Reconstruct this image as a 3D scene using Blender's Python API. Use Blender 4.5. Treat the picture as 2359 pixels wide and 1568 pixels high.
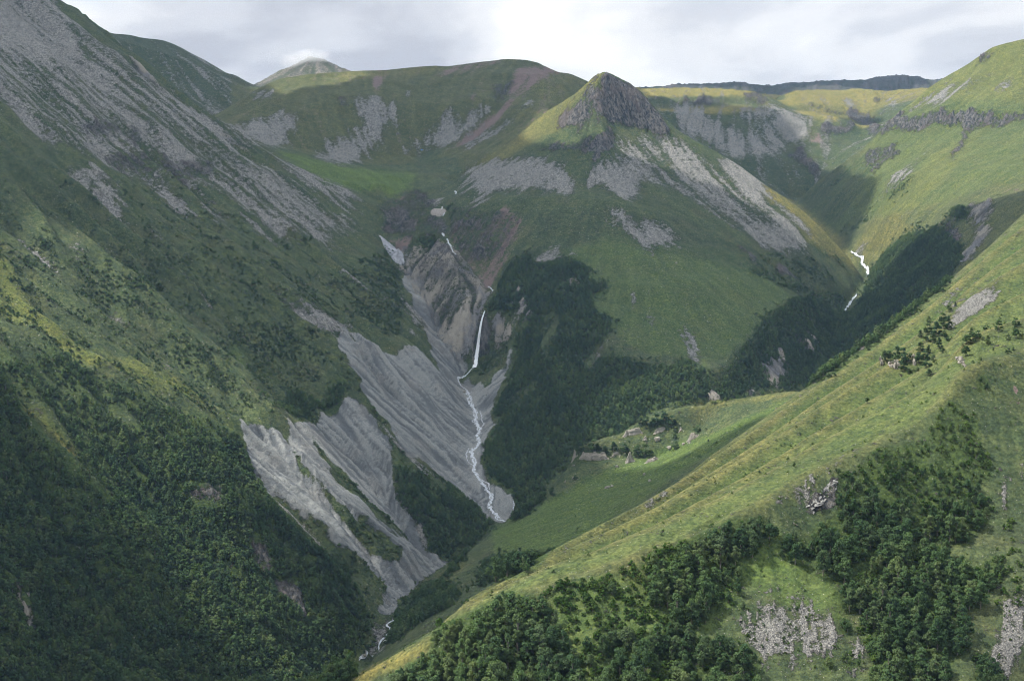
import bpy, bmesh, math, random
import numpy as np
from mathutils import Vector, Matrix

for _o in list(bpy.data.objects):
    bpy.data.objects.remove(_o, do_unlink=True)
SC = bpy.context.scene
COL = SC.collection
rng = np.random.default_rng(7)
random.seed(7)

# ------------------------------------------------------------------ camera, sky, sun, exposure
FPX, HORIZON = 3425.0, 430.0            # focal length and eye level on a 2359 x 1568 sheet
PITCH = math.atan((784.0 - HORIZON) / FPX)
cam_data = bpy.data.cameras.new('camera')
cam = bpy.data.objects.new('camera', cam_data)
COL.objects.link(cam)
cam_data.sensor_width = 36.0
cam_data.lens = 36.0 * FPX / 2359.0
cam_data.clip_start = 1.0
cam_data.clip_end = 40000.0
cam.location = (0, 0, 0)
cam.rotation_euler = (math.pi / 2 - PITCH, 0, 0)
SC.camera = cam

SUN_DIR = np.array([-0.57, 0.04, 0.82]); SUN_DIR /= np.linalg.norm(SUN_DIR)   # towards the sun
sun_elev = math.asin(SUN_DIR[2])
sun_data = bpy.data.lights.new('sun', 'SUN')
sun_data.energy = 5.0
sun_data.angle = math.radians(0.8)
sun_data.color = (1.0, 0.95, 0.86)
sun = bpy.data.objects.new('sun', sun_data)
COL.objects.link(sun)
sun.rotation_euler = Vector(SUN_DIR).to_track_quat('Z', 'Y').to_euler()

world = bpy.data.worlds.new('World')
SC.world = world
world.use_nodes = True
wt = world.node_tree
for n in list(wt.nodes):
    wt.nodes.remove(n)


def N(tree, kind, **kw):
    n = tree.nodes.new(kind)
    for k, v in kw.items():
        if k == 'inp':
            for a, b in v.items():
                n.inputs[a].default_value = b
        else:
            setattr(n, k, v)
    return n


def L(tree, a, b):
    tree.links.new(a, b)


def ramp(tree, fac, stops, interp='LINEAR'):
    r = tree.nodes.new('ShaderNodeValToRGB')
    r.color_ramp.interpolation = interp
    els = r.color_ramp.elements
    while len(els) > 1:
        els.remove(els[-1])
    els[0].position = stops[0][0]
    els[0].color = (*stops[0][1], 1)
    for p, c in stops[1:]:
        e = els.new(p)
        e.color = (*c, 1)
    L(tree, fac, r.inputs[0])
    return r.outputs[0]


def math_n(tree, op, a, b=None, clamp=False):
    m = tree.nodes.new('ShaderNodeMath')
    m.operation = op
    m.use_clamp = clamp
    for i, s in enumerate((a, b)):
        if s is None:
            continue
        if isinstance(s, (int, float)):
            m.inputs[i].default_value = s
        else:
            L(tree, s, m.inputs[i])
    return m.outputs[0]


def mix_rgb(tree, fac, a, b, mode='MIX'):
    m = tree.nodes.new('ShaderNodeMix')
    m.data_type = 'RGBA'
    m.blend_type = mode
    for sock, s in ((m.inputs[0], fac), (m.inputs[6], a), (m.inputs[7], b)):
        if isinstance(s, (int, float)):
            sock.default_value = s
        elif isinstance(s, tuple):
            sock.default_value = (*s, 1)
        else:
            L(tree, s, sock)
    return m.outputs[2]


def noise_tex(tree, vec, scale, detail=4.0, rough=0.55, dist=0.0):
    n = N(tree, 'ShaderNodeTexNoise', inp={'Scale': scale, 'Detail': detail, 'Roughness': rough, 'Distortion': dist})
    if vec is not None:
        L(tree, vec, n.inputs['Vector'])
    return n.outputs[0]


# broken overcast all round, a little blue between the clouds
wout = N(wt, 'ShaderNodeOutputWorld')
wbg = N(wt, 'ShaderNodeBackground', inp={'Strength': 0.96})
wsky = N(wt, 'ShaderNodeTexSky')
wsky.sky_type = 'NISHITA'
wsky.sun_disc = False
wsky.sun_elevation = sun_elev
wsky.sun_rotation = math.atan2(SUN_DIR[0], SUN_DIR[1])
wsky.altitude = 2000
wskym = N(wt, 'ShaderNodeVectorMath', operation='SCALE', inp={'Scale': 0.10})
L(wt, wsky.outputs[0], wskym.inputs[0])
wgeo = N(wt, 'ShaderNodeTexCoord')
wmap = N(wt, 'ShaderNodeMapping', inp={'Scale': (1.0, 1.0, 2.6), 'Location': (0.35, 0.1, 0.12)})
L(wt, wgeo.outputs['Generated'], wmap.inputs[0])
wn1 = noise_tex(wt, wmap.outputs[0], 5.0, 9.0, 0.52, 0.25)
wn2 = noise_tex(wt, wmap.outputs[0], 1.7, 4.0, 0.5)
wn = math_n(wt, 'ADD', math_n(wt, 'MULTIPLY', wn1, 0.65), math_n(wt, 'MULTIPLY', wn2, 0.35))
wcl = ramp(wt, wn, [(0.40, (0.52, 0.54, 0.595)), (0.46, (0.66, 0.68, 0.725)), (0.52, (0.82, 0.83, 0.85)), (0.59, (0.98, 0.98, 0.98))], 'EASE')
wblue = math_n(wt, 'MULTIPLY', math_n(wt, 'SUBTRACT', noise_tex(wt, wmap.outputs[0], 3.1, 5.0, 0.5), 0.55, True), 1.6, True)
L(wt, mix_rgb(wt, wblue, wcl, wskym.outputs[0]), wbg.inputs[0])
L(wt, wbg.outputs[0], wout.inputs[0])

SC.view_settings.view_transform = 'Standard'
SC.view_settings.look = 'None'
SC.view_settings.gamma = 1.0
SC.view_settings.exposure = 0.32
SC.cycles.use_denoising = True
SC.cycles.denoising_prefilter = 'FAST'
SC.cycles.filter_width = 1.0
SC.cycles.max_bounces = 6
SC.cycles.diffuse_bounces = 3
SC.cycles.transparent_max_bounces = 8
SC.cycles.volume_bounces = 2
SC.cycles.use_adaptive_sampling = True
SC.cycles.adaptive_threshold = 0.03

# ------------------------------------------------------------------ pixel <-> place
CP, SP = math.cos(PITCH), math.sin(PITCH)


def ray(u, v):
    """pixel of the 2359-wide sheet -> (x/y, z/y) of the sight line"""
    u = np.asarray(u, float); v = np.asarray(v, float)
    a = (u - 1179.5) / FPX
    b = (784.0 - v) / FPX
    yy = CP + b * SP
    return a / yy, (-SP + b * CP) / yy


def place(u, v, d):
    t, m = ray(u, v)
    return np.array([float(t) * d, d, float(m) * d])


def pixel(x, y, z):
    zc = y * CP - z * SP
    return 1179.5 + FPX * x / zc, 784.0 - FPX * (y * SP + z * CP) / zc


# the photograph was read off in enlarged tiles: tile -> (offset, scale)
TILE = {}
for _i in range(9):
    TILE[_i + 1] = ((0, 777.5, 1552.6)[_i % 3], (0, 518.3, 1032.6)[_i // 3], .3418)
TILE['A'] = (2015.7, 662.3, .1455)
TILE['B'] = (1209.4, 115.2, .1953)
TILE['C'] = (1612.6, 1267.0, .1469)
TILE['D'] = (863.9, 403.1, .1709)
TILE['E'] = (979.0, 633.5, .12206)
TILE['F'] = (1267.0, 921.5, .1709)
TILE['G'] = (806.3, 1267.0, .1709)
TILE[0] = (0, 0, 1.0)


def tl(k, txt):
    ox, oy, s = TILE[k]
    return [(ox + s * float(a), oy + s * float(b)) for a, b in (p.split(',') for p in txt.split())]


# ------------------------------------------------------------------ numpy noise
_perm = np.concatenate([rng.permutation(256)] * 3)
_g2 = np.array([(math.cos(a), math.sin(a)) for a in np.arange(256) * (2 * math.pi / 256)], np.float32)


def perlin(x, y):
    xi = np.floor(x).astype(np.int64); yi = np.floor(y).astype(np.int64)
    xf = (x - xi).astype(np.float32); yf = (y - yi).astype(np.float32)
    xi &= 255; yi &= 255
    u = xf * xf * xf * (xf * (xf * 6 - 15) + 10)
    w = yf * yf * yf * (yf * (yf * 6 - 15) + 10)

    def g(a, b, fx, fy):
        gr = _g2[_perm[_perm[a] + b]]
        return gr[..., 0] * fx + gr[..., 1] * fy
    n00 = g(xi, yi, xf, yf); n10 = g(xi + 1, yi, xf - 1, yf)
    n01 = g(xi, yi + 1, xf, yf - 1); n11 = g(xi + 1, yi + 1, xf - 1, yf - 1)
    return (n00 * (1 - u) + n10 * u) * (1 - w) + (n01 * (1 - u) + n11 * u) * w


def fbm(x, y, octv=4, gain=.5, ridged=False):
    s = 0.0; a = 1.0; t = 0.0
    for k in range(octv):
        n = perlin(x * 2 ** k + 17.3 * k, y * 2 ** k - 9.1 * k)
        if ridged:
            n = 0.5 - np.abs(n) * 1.4
        s = s + a * n; t += a; a *= gain
    return s / t * (1.0 if ridged else 1.4)
# ------------------------------------------------------------------ feature lines of the land (u, v, distance)
FORMS = ['hillside_near', 'terrace', 'mountain_left', 'peak', 'hill_middle', 'ridge_left_far', 'summit_far',
         'mountain_right', 'plateau', 'ridge_far', 'valley']
LINES = []                                  # (form index, array n x 3)


def line(form, pts, back=None, dz=0.0):
    p = np.array([place(*q) for q in pts])
    p[:, 2] += dz
    LINES.append((FORMS.index(form), p))
    if back:
        q = p.copy(); q[:, 1] += back[0]; q[:, 0] *= q[:, 1] / p[:, 1]; q[:, 2] -= back[1]
        LINES.append((FORMS.index(form), q))
    return p


def wline(form, pts):
    LINES.append((FORMS.index(form), np.array(pts, float)))


def resample(p, n):
    p = np.array(p, float)
    t = np.concatenate([[0], np.cumsum(np.linalg.norm(np.diff(p[:, :2], axis=0), axis=1))])
    q = np.linspace(0, t[-1], n)
    return np.stack([np.interp(q, t, p[:, i]) for i in range(p.shape[1])], 1)


# -- near spur: crest, the slope towards us, and the ribbed grass face behind it
CREST = [(700, 1640, 640), (797, 1566, 640), (996, 1467, 632), (1218, 1361, 640), (1351, 1323, 645), (1443, 1289, 650), (1515, 1265, 658),
         (1583, 1238, 665), (1655, 1207, 675), (1730, 1169, 685), (1805, 1132, 698), (1860, 1097, 708), (1922, 1067, 720),
         (1997, 1031, 732), (2058, 1003, 742), (2116, 973, 750), (2154, 938, 758), (2185, 901, 766), (2202, 874, 772),
         (2222, 850, 778), (2270, 829, 788), (2359, 814, 800), (2520, 790, 830)]
FARRIB = [(620, 1700, 690), (780, 1600, 700), (850, 1537, 720), (1000, 1450, 780), (1150, 1345, 840), (1300, 1262, 900), (1540, 1130, 980), (1640, 1052, 1050),
          (1770, 960, 1130), (1900, 865, 1200), (2030, 775, 1275), (2150, 680, 1350), (2255, 590, 1430), (2359, 492, 1500), (2520, 350, 1600)]
line('hillside_near', CREST)
line('hillside_near', FARRIB, back=(110, 62))
pc = resample([place(*q) for q in CREST], 60)
pf = resample([place(*q) for q in FARRIB], 60)
for k, t in enumerate(np.linspace(0.09, 0.93, 11)):
    q = pc * (1 - t) + pf * t
    amp = (5.0, -9.0)[k % 2] * np.interp(np.linspace(0, 1, 60), [0, .25, .6, 1], [.15, .8, 1.0, .9])
    q[:, 2] += amp + (4.0 if k % 4 == 0 else 0)
    LINES.append((0, q[8:]))
line('hillside_near', [(1000, 1568, 612), (1218, 1568, 597), (1500, 1568, 594), (1900, 1568, 598), (2359, 1568, 600), (2520, 1568, 600)])
wline('hillside_near', [(-260, 450, -300), (-60, 450, -278), (80, 450, -272), (260, 450, -268)])
line('hillside_near', [(1500, 1400, 632), (1800, 1300, 665), (1930, 1200, 690), (2100, 1250, 690), (2359, 1200, 700), (2520, 1180, 705)])
line('hillside_near', [(2100, 1080, 722), (2359, 1000, 750), (2520, 980, 760)])
wline('hillside_near', [(-250, 640, -300), (-140, 640, -245)])

# -- terrace with the pale cliff band
line('terrace', [(1853, 897, 1800), (1740, 907, 1830), (1640, 920, 1850), (1570, 930, 1870), (1530, 946, 1880), (1480, 965, 1880)], back=(60, 45))
line('terrace', [(1480, 1000, 1860), (1400, 1005, 1865), (1324, 1021, 1850)], back=(50, 40))
line('terrace', [(1330, 1030, 1835), (1400, 1032, 1838), (1470, 1032, 1836), (1540, 1040, 1830)])
line('terrace', [(1326, 1060, 1830), (1400, 1058, 1833), (1470, 1058, 1831), (1540, 1062, 1822)])
line('terrace', [(1440, 985, 1868), (1490, 972, 1862), (1560, 965, 1860), (1620, 975, 1850)])
line('terrace', [(1440, 1002, 1862), (1490, 997, 1856), (1560, 992, 1854), (1620, 1000, 1845)])
line('terrace', [(1316, 1066, 1832), (1290, 1090, 1815), (1262, 1122, 1795), (1245, 1145, 1780), (1190, 1182, 1752), (1165, 1202, 1740),
                 (1110, 1238, 1690), (1070, 1276, 1640), (1030, 1312, 1585), (960, 1382, 1500), (925, 1420, 1450), (890, 1462, 1400), (845, 1530, 1330),
                 (780, 1620, 1260)], back=(55, 42))
line('terrace', [(1800, 960, 1640), (1640, 1040, 1610), (1500, 1120, 1590), (1400, 1190, 1560), (1250, 1275, 1500), (1120, 1345, 1420), (1010, 1425, 1350), (900, 1510, 1280), (820, 1590, 1220)])
line('terrace', [(1750, 960, 1720), (1560, 1090, 1690), (1400, 1140, 1680), (1250, 1210, 1640)])
wline('terrace', [(560, 1700, -150), (470, 1560, -190), (350, 1420, -240), (250, 1330, -285)])

# -- streams
STREAM = [(700, 1650, 1440), (780, 1570, 1500), (840, 1510, 1560), (885, 1450, 1600), (905, 1415, 1630), (1000, 1335, 1760), (1070, 1275, 1870), (1150, 1197, 2012), (1130, 1165, 2035),
          (1110, 1120, 2080), (1093, 1085, 2115), (1084, 1040, 2176), (1100, 990, 2270), (1097, 930, 2390), (1078, 900, 2460), (1060, 873, 2510), (1088, 850, 2545)]
line('valley', STREAM)
for off in (-14, 14):
    p = np.array([place(*q) for q in STREAM]); p[:, 0] += off; p[:, 2] += 2.5
    LINES.append((FORMS.index('valley'), p[:-3]))
UPPER = [(1117, 716, 2570), (1122, 690, 2620), (1130, 668, 2680), (1085, 605, 2780), (1040, 566, 2850), (1030, 548, 2880), (1019, 500, 2980), (1013, 468, 3050), (1047, 440, 3150), (1035, 415, 3270), (1000, 398, 3400), (965, 362, 3650)]
line('valley', UPPER)
line('peak', [(1095, 850, 2552), (1120, 846, 2560), (1150, 838, 2560)])
line('peak', [(1108, 722, 2585), (1125, 722, 2585), (1150, 730, 2575)])
RSTREAM = [(1833, 462, 3900), (1850, 490, 3750), (1911, 540, 3500), (1965, 585, 3300), (1985, 610, 3230), (2002, 640, 3150), (1975, 680, 3000), (1945, 718, 2900),
           (1905, 900, 2450), (1750, 965, 2200), (1550, 1025, 2080), (1350, 1112, 2040), (1200, 1192, 2018), (1152, 1197, 2012)]
line('valley', RSTREAM)

# -- left mountain: one great face falling right and towards us
def pl(u, v, k=1.0):
    return (u, v, k * 903.0 / (.61 * (1180 - u) / 3425 + .22 + (v - 430) / 3425))


RIDGE = [(-180, -160), (-60, -90), (60, -40), (140, 2), (191, 27), (246, 65), (284, 102), (328, 147), (386, 195), (434, 229), (472, 253), (506, 273), (540, 294), (595, 338), (632, 369), (700, 402), (806, 441), (880, 462)]
line('mountain_left', [pl(*q) for q in RIDGE[:13]], back=(170, 75))
line('mountain_left', [pl(*q) for q in RIDGE[12:]])
for v, us in ((110, (-150, 0, 150, 270)), (250, (-150, 0, 200, 400)), (390, (-150, 0, 250, 450, 600))):
    line('mountain_left', [pl(u, v) for u in us])
line('mountain_left', [pl(-170, v) for v in (100, 400, 700, 1000, 1300, 1568)])
line('mountain_left', [pl(u, 1600, k) for u, k in ((-170, 1.0), (0, .99), (200, 1.0), (450, 1.0), (640, .99))])
line('mountain_left', [pl(*q, 1.0) for q in ((0, 1230), (150, 1340), (300, 1450), (420, 1568))])
line('mountain_left', [pl(*q, .985) for q in ((-60, 1180), (0, 1300), (110, 1430), (230, 1568))], back=(40, 18))
line('mountain_left', [pl(*q, 1.012) for q in ((330, 1080), (480, 1230), (620, 1330), (740, 1420))])
line('mountain_left', [pl(*q, .982) for q in ((380, 1060), (540, 1180), (680, 1290), (790, 1390), (840, 1450))])
wline('mountain_left', [(-470, 1000, -385), (-330, 1000, -425), (-200, 1000, -420)])
wline('mountain_left', [(-340, 720, -330), (-200, 720, -310)])
line('mountain_left', [pl(*q, .968) for q in ((-60, 800), (0, 868), (70, 958), (137, 1040), (300, 1182), (444, 1306), (600, 1430), (700, 1530))], back=(45, 25))
line('mountain_left', [pl(*q, .985) for q in ((0, 700), (165, 800), (310, 900), (440, 985), (545, 1000))])
line('mountain_left', [pl(*q, 1.014) for q in ((0, 515), (140, 640), (320, 775), (480, 905), (560, 975))])
line('mountain_left', [pl(*q, .984) for q in ((120, 480), (300, 640), (460, 790), (560, 880), (640, 960))])
line('mountain_left', [pl(*q, 1.012) for q in ((330, 520), (470, 690), (560, 800), (640, 880), (655, 940))])
line('mountain_left', [pl(*q, .985) for q in ((450, 560), (640, 700), (770, 790), (860, 810), (945, 808))])
# scars
line('mountain_left', [pl(*q, 1.0) for q in ((545, 985), (605, 990), (655, 1008), (675, 1035))])
line('mountain_left', [pl(*q, 1.016) for q in ((590, 1020), (640, 1075), (720, 1155), (800, 1232), (870, 1310))])
line('mountain_left', [pl(*q, 1.014) for q in ((760, 960), (790, 1020), (860, 1110), (920, 1190), (960, 1260))])
line('mountain_left', [pl(*q, .992) for q in ((690, 1050), (728, 1112), (800, 1175), (860, 1215), (925, 1275))])
line('mountain_left', [pl(*q, .986) for q in ((777, 826), (850, 925), (900, 990), (962, 1060), (1000, 1110), (1060, 1165))])
line('mountain_left', [pl(*q, .975) for q in ((925, 1085), (980, 1150), (1040, 1200), (1080, 1225))])
line('mountain_left', [pl(*q, 1.012) for q in ((800, 800), (880, 900), (960, 1000), (1040, 1090), (1085, 1130))])
line('mountain_left', [pl(*q, .99) for q in ((770, 780), (850, 812), (920, 815), (960, 830))])
line('mountain_left', [pl(*q, 1.01) for q in ((885, 548), (930, 612), (975, 700), (1020, 790), (1052, 855))])
line('mountain_left', [pl(*q, .985) for q in ((870, 560), (905, 640), (935, 740), (965, 800), (1000, 850))])
line('peak', [(1028, 566, 2815), (1035, 620, 2720), (1060, 700, 2610), (1078, 760, 2560), (1085, 815, 2535)])
line('valley', [(880, 476, 3120), (920, 470, 3150), (960, 440, 3220), (968, 405, 3330)])
line('valley', [(885, 535, 2990), (920, 545, 2970), (955, 540, 2960), (1000, 530, 2940)])
line('valley', [(650, 352, 3420), (740, 366, 3430), (850, 384, 3420), (940, 398, 3400)])
line('valley', [(700, 395, 3250), (820, 425, 3230), (920, 435, 3220)])

# -- the pointed peak and its shoulder
PEAK_R = [(1400, 158, 3220), (1440, 180, 3235), (1480, 207, 3255), (1530, 268, 3250), (1560, 298, 3245), (1640, 342, 3230), (1700, 376, 3210), (1760, 420, 3180), (1850, 482, 3150),
          (1910, 540, 3130), (1950, 582, 3115), (1985, 645, 3060)]
line('peak', PEAK_R, back=(120, 75))
line('peak', [(1400, 158, 3220), (1350, 194, 3250), (1300, 230, 3268), (1250, 263, 3280), (1190, 310, 3285), (1130, 350, 3280), (1075, 388, 3250), (1048, 430, 3180)], back=(110, 55))
line('peak', [(1400, 160, 3218), (1370, 204, 3185), (1378, 250, 3150), (1392, 280, 3120), (1386, 330, 3060), (1372, 385, 2990), (1362, 440, 2900)])
line('peak', [(1385, 205, 3195), (1420, 222, 3206), (1460, 245, 3216), (1500, 270, 3226)])
line('peak', [(1402, 290, 3160), (1440, 300, 3178), (1490, 312, 3192), (1535, 322, 3205)])
line('peak', [(1405, 345, 3090), (1450, 350, 3100), (1490, 355, 3110), (1540, 360, 3130)])
line('peak', [(1290, 270, 3225), (1250, 330, 3150), (1200, 380, 3080), (1140, 410, 3050), (1085, 440, 3010)])
line('peak', [(1330, 330, 3120), (1310, 400, 2990), (1290, 440, 2900)])
line('peak', [(1075, 480, 2930), (1130, 460, 2900), (1200, 452, 2870), (1280, 446, 2850), (1350, 450, 2830), (1420, 462, 2800), (1500, 480, 2790)])
line('peak', [(1045, 520, 2900), (1100, 530, 2830), (1180, 545, 2760), (1260, 560, 2700), (1340, 580, 2640)])
line('peak', [(1420, 420, 2950), (1500, 420, 2990), (1560, 400, 3060), (1640, 440, 3030), (1740, 480, 3030), (1820, 530, 3010)])
line('peak', [(1500, 560, 2680), (1600, 560, 2750), (1700, 560, 2820), (1800, 590, 2860), (1880, 630, 2890)])
line('peak', [(1400, 650, 2520), (1500, 660, 2500), (1600, 650, 2550), (1700, 640, 2620), (1800, 660, 2680)])
line('peak', [(1215, 600, 2680), (1280, 640, 2580), (1340, 700, 2460), (1400, 780, 2350), (1480, 835, 2270), (1600, 850, 2240), (1650, 850, 2260), (1710, 800, 2360), (1750, 752, 2450), (1830, 690, 2640), (1880, 690, 2720)])
line('peak', [(1160, 650, 2640), (1170, 720, 2570), (1190, 800, 2500), (1180, 870, 2440)])
line('peak', [(1150, 900, 2400), (1160, 980, 2290), (1170, 1060, 2180), (1190, 1130, 2090)], dz=10)
line('peak', [(1280, 760, 2420), (1290, 860, 2310), (1300, 960, 2200), (1300, 1050, 2110)], dz=4)
line('peak', [(1350, 800, 2380), (1380, 900, 2250), (1400, 980, 2160)], dz=-6)
line('peak', [(1500, 900, 2200), (1600, 920, 2180), (1700, 890, 2280), (1800, 800, 2480), (1900, 740, 2750)])

# -- broad hill in the middle, ridges behind
line('hill_middle', [(440, 300, 3700), (502, 270, 3750), (547, 232, 3850), (588, 205, 3950), (643, 179, 4020), (718, 167, 4050), (777, 164, 4080), (897, 159, 4150), (982, 150, 4150), (1037, 153, 4150), (1105, 142, 4130),
                     (1170, 133, 4100), (1215, 135, 4080), (1242, 142, 4050), (1265, 155, 4020), (1290, 169, 4000), (1311, 166, 3980), (1341, 180, 3950), (1420, 215, 3950), (1500, 240, 4000)], back=(260, 60))
line('hill_middle', [(560, 262, 3680), (640, 225, 3800), (720, 205, 3880), (860, 195, 3950), (980, 190, 3970), (1100, 175, 3960), (1190, 165, 3940), (1260, 185, 3880), (1330, 215, 3800)])
line('hill_middle', [(560, 300, 3580), (640, 265, 3680), (740, 235, 3760), (860, 245, 3770), (960, 245, 3780), (1060, 235, 3790), (1130, 225, 3790), (1200, 230, 3750), (1270, 262, 3620)])
line('hill_middle', [(640, 340, 3520), (740, 352, 3560), (860, 368, 3570), (920, 352, 3640), (1000, 345, 3680), (1060, 348, 3600), (1130, 352, 3450)])
line('hill_middle', [(1165, 185, 3925), (1150, 240, 3780), (1110, 300, 3690), (1060, 335, 3640)], dz=-10)
line('ridge_left_far', [(150, 45, 4450), (220, 62, 4520), (263, 75, 4600), (290, 73, 4620), (325, 82, 4650), (386, 89, 4700), (410, 102, 4720), (478, 140, 4800), (530, 171, 4860), (581, 202, 4900), (660, 250, 5000)], back=(200, 90))
line('ridge_left_far', [(300, 160, 4350), (400, 200, 4300), (470, 240, 4200), (520, 255, 4050)])
line('summit_far', [(500, 235, 6300), (581, 196, 6400), (640, 162, 6450), (690, 137, 6480), (722, 124, 6500), (745, 128, 6500), (790, 150, 6480), (815, 164, 6450), (900, 215, 6400)], back=(400, 160))
line('summit_far', [(560, 240, 5700), (700, 215, 5700), (850, 225, 5700)])

# -- right mountain
line('mountain_right', [(2600, 40, 3900), (2450, 70, 3900), (2359, 86, 3900), (2284, 104, 3930), (2257, 126, 3940), (2233, 145, 3950), (2185, 171, 3950), (2134, 202, 3950), (2099, 236, 3930), (2065, 258, 3900), (2031, 290, 3880), (2017, 316, 3870), (1980, 345, 3850),
                        (1928, 383, 3850), (1877, 420, 3850), (1846, 452, 3850)], back=(150, 70))
line('mountain_right', [(2060, 275, 3800), (2120, 258, 3740), (2200, 255, 3660), (2280, 255, 3580), (2359, 250, 3500), (2500, 240, 3400)])
line('mountain_right', [(2050, 300, 3785), (2120, 290, 3722), (2200, 296, 3636), (2280, 288, 3560), (2359, 283, 3482), (2500, 272, 3385)])
line('mountain_right', [(1960, 420, 3620), (2040, 400, 3500), (2130, 400, 3350), (2240, 390, 3180), (2359, 380, 3030), (2500, 370, 2900)])
line('mountain_right', [(1980, 520, 3400), (2060, 500, 3230), (2140, 480, 3100), (2240, 470, 2900), (2359, 450, 2700), (2500, 420, 2600)])
line('mountain_right', [(2015, 600, 3230), (2080, 560, 3060), (2150, 540, 2920), (2230, 540, 2740)])
line('mountain_right', [(2010, 690, 2960), (2070, 640, 2900), (2140, 610, 2780), (2220, 600, 2600)])
line('mountain_right', [(1960, 800, 2620), (2040, 760, 2620), (2120, 710, 2600), (2200, 660, 2500)])
wline('mountain_right', [(980, 2250, -190), (760, 2150, -250), (560, 2050, -290)])

# -- plateau country
line('plateau', [(1440, 203, 5000), (1500, 200, 5050), (1560, 200, 5100), (1640, 202, 5100), (1690, 204, 5050), (1730, 213, 4950), (1790, 230, 4850)], back=(150, 25))
line('plateau', [(1440, 226, 4600), (1500, 222, 4600), (1560, 223, 4620), (1640, 220, 4640), (1700, 214, 4680), (1740, 219, 4640), (1770, 226, 4600)])
line('plateau', [(1500, 250, 4575), (1560, 250, 4595), (1640, 244, 4615), (1700, 236, 4655), (1760, 244, 4580)])
line('plateau', [(1550, 300, 4380), (1620, 310, 4330), (1700, 300, 4350), (1770, 280, 4400)])
line('plateau', [(1600, 345, 4240), (1680, 360, 4180), (1740, 372, 4120), (1790, 360, 4180)])
line('plateau', [(1700, 400, 4080), (1760, 420, 3990), (1800, 450, 3920)])
line('plateau', [(1775, 232, 4600), (1840, 262, 4550), (1881, 270, 4540), (1836, 316, 4400), (1790, 352, 4250)])
line('plateau', [(1881, 268, 4545), (1935, 271, 4500), (1965, 300, 4420), (1985, 330, 4350)])
line('plateau', [(1890, 305, 4430), (1930, 330, 4340), (1900, 390, 4150), (1860, 430, 4020)])
line('plateau', [(1800, 238, 4800), (1860, 242, 4850), (1960, 250, 4850), (2005, 272, 4700), (2025, 300, 4600)])
line('plateau', [(1820, 262, 4680), (1880, 258, 4760), (1960, 275, 4720), (1995, 305, 4580)])
line('plateau', [(1790, 226, 5050), (1830, 208, 5300), (1900, 201, 5400), (1970, 203, 5400), (2040, 214, 5350), (2090, 206, 5500), (2150, 200, 5600), (2300, 195, 5700)], back=(350, 30))
line('ridge_far', [(1300, 215, 8300), (1440, 204, 8300), (1560, 197, 8300), (1650, 191, 8400), (1690, 190, 8400), (1760, 196, 8300), (1810, 196, 8300), (1840, 192, 8300), (1900, 187, 8400), (1950, 186, 8400), (2040, 179, 8500), (2090, 178, 8500), (2130, 184, 8500), (2180, 180, 8500), (2359, 185, 8500)], back=(500, 120))
line('ridge_far', [(1440, 225, 7600), (1700, 215, 7600), (1900, 212, 7600), (2150, 212, 7600), (2359, 210, 7600)])
wline('summit_far', [(-3300, 7000, 250), (-1500, 7500, 300), (0, 7600, 300)])
wline('ridge_far', [(-3700, 9200, 250), (0, 9200, 260), (3800, 9200, 300)])
wline('mountain_right', [(1700, 4800, 380), (1900, 5300, 420)])

# ------------------------------------------------------------------ one continuous height field solved from those lines
NX = 601
S0, S1 = -.425, .425
ys = [400.0]
while ys[-1] < 9400:
    y = ys[-1]
    ys.append(y + (y + 100) * (.00172 if y < 4450 else .0048))
YR = np.array(ys)
NY = (len(YR) - 1) // 16 * 16 + 1
YR = YR[:NY]
SG = np.linspace(S0, S1, NX)


def grid_index(x, y):
    return (x / (y + 100) - S0) / (S1 - S0) * (NX - 1), np.interp(y, YR, np.arange(NY))


pts, lab = [], []
for f, p in LINES:
    seg = []
    for a, b in zip(p[:-1], p[1:]):
        n = max(2, int(np.linalg.norm(b[:2] - a[:2]) / 2.0))
        seg.append(a + (b - a) * np.linspace(0, 1, n, endpoint=False)[:, None])
    seg.append(p[-1:])
    q = np.concatenate(seg)
    pts.append(q); lab.append(np.full(len(q), f))
pts = np.concatenate(pts); lab = np.concatenate(lab)
gi, gj = grid_index(pts[:, 0], pts[:, 1])
ok = (gi > 0) & (gi < NX - 1) & (pts[:, 1] > YR[0]) & (pts[:, 1] < YR[-1])
gi, gj, gz, gl = gi[ok], gj[ok], pts[ok, 2], lab[ok]


def solve_level(st, init, iters):
    nx, ny = (NX - 1) // st + 1, (NY - 1) // st + 1
    i = np.rint(gi / st).astype(int); j = np.rint(gj / st).astype(int)
    idx = j * nx + i
    cnt = np.bincount(idx, minlength=nx * ny)
    zz = np.bincount(idx, weights=gz, minlength=nx * ny)
    fix = (cnt > 0).reshape(ny, nx)
    val = (zz / np.maximum(cnt, 1)).reshape(ny, nx).astype(np.float32)
    h = init if init is not None else np.full((ny, nx), float(gz.mean()), np.float32)
    h = np.where(fix, val, h)
    for _ in range(iters):
        p = np.pad(h, 1, mode='edge')
        h = np.where(fix, val, (p[:-2, 1:-1] + p[2:, 1:-1] + p[1:-1, :-2] + p[1:-1, 2:]) * .25)
    return h


def up2(h):
    ny, nx = h.shape
    o = np.empty((ny * 2 - 1, nx * 2 - 1), np.float32)
    o[::2, ::2] = h
    o[1::2, ::2] = (h[:-1] + h[1:]) * .5
    o[:, 1::2] = (o[:, :-2:2] + o[:, 2::2]) * .5
    return o


h = None
for st, it in ((8, 900), (4, 260), (2, 120), (1, 50)):
    h = solve_level(st, h, it)
    if st > 1:
        h = up2(h)


def blur(a, n):
    for _ in range(n):
        p = np.pad(a, 1, mode='edge')
        a = (p[:-2, 1:-1] + p[2:, 1:-1] + p[1:-1, :-2] + p[1:-1, 2:] + 2 * a) / 6.0
    return a


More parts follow.
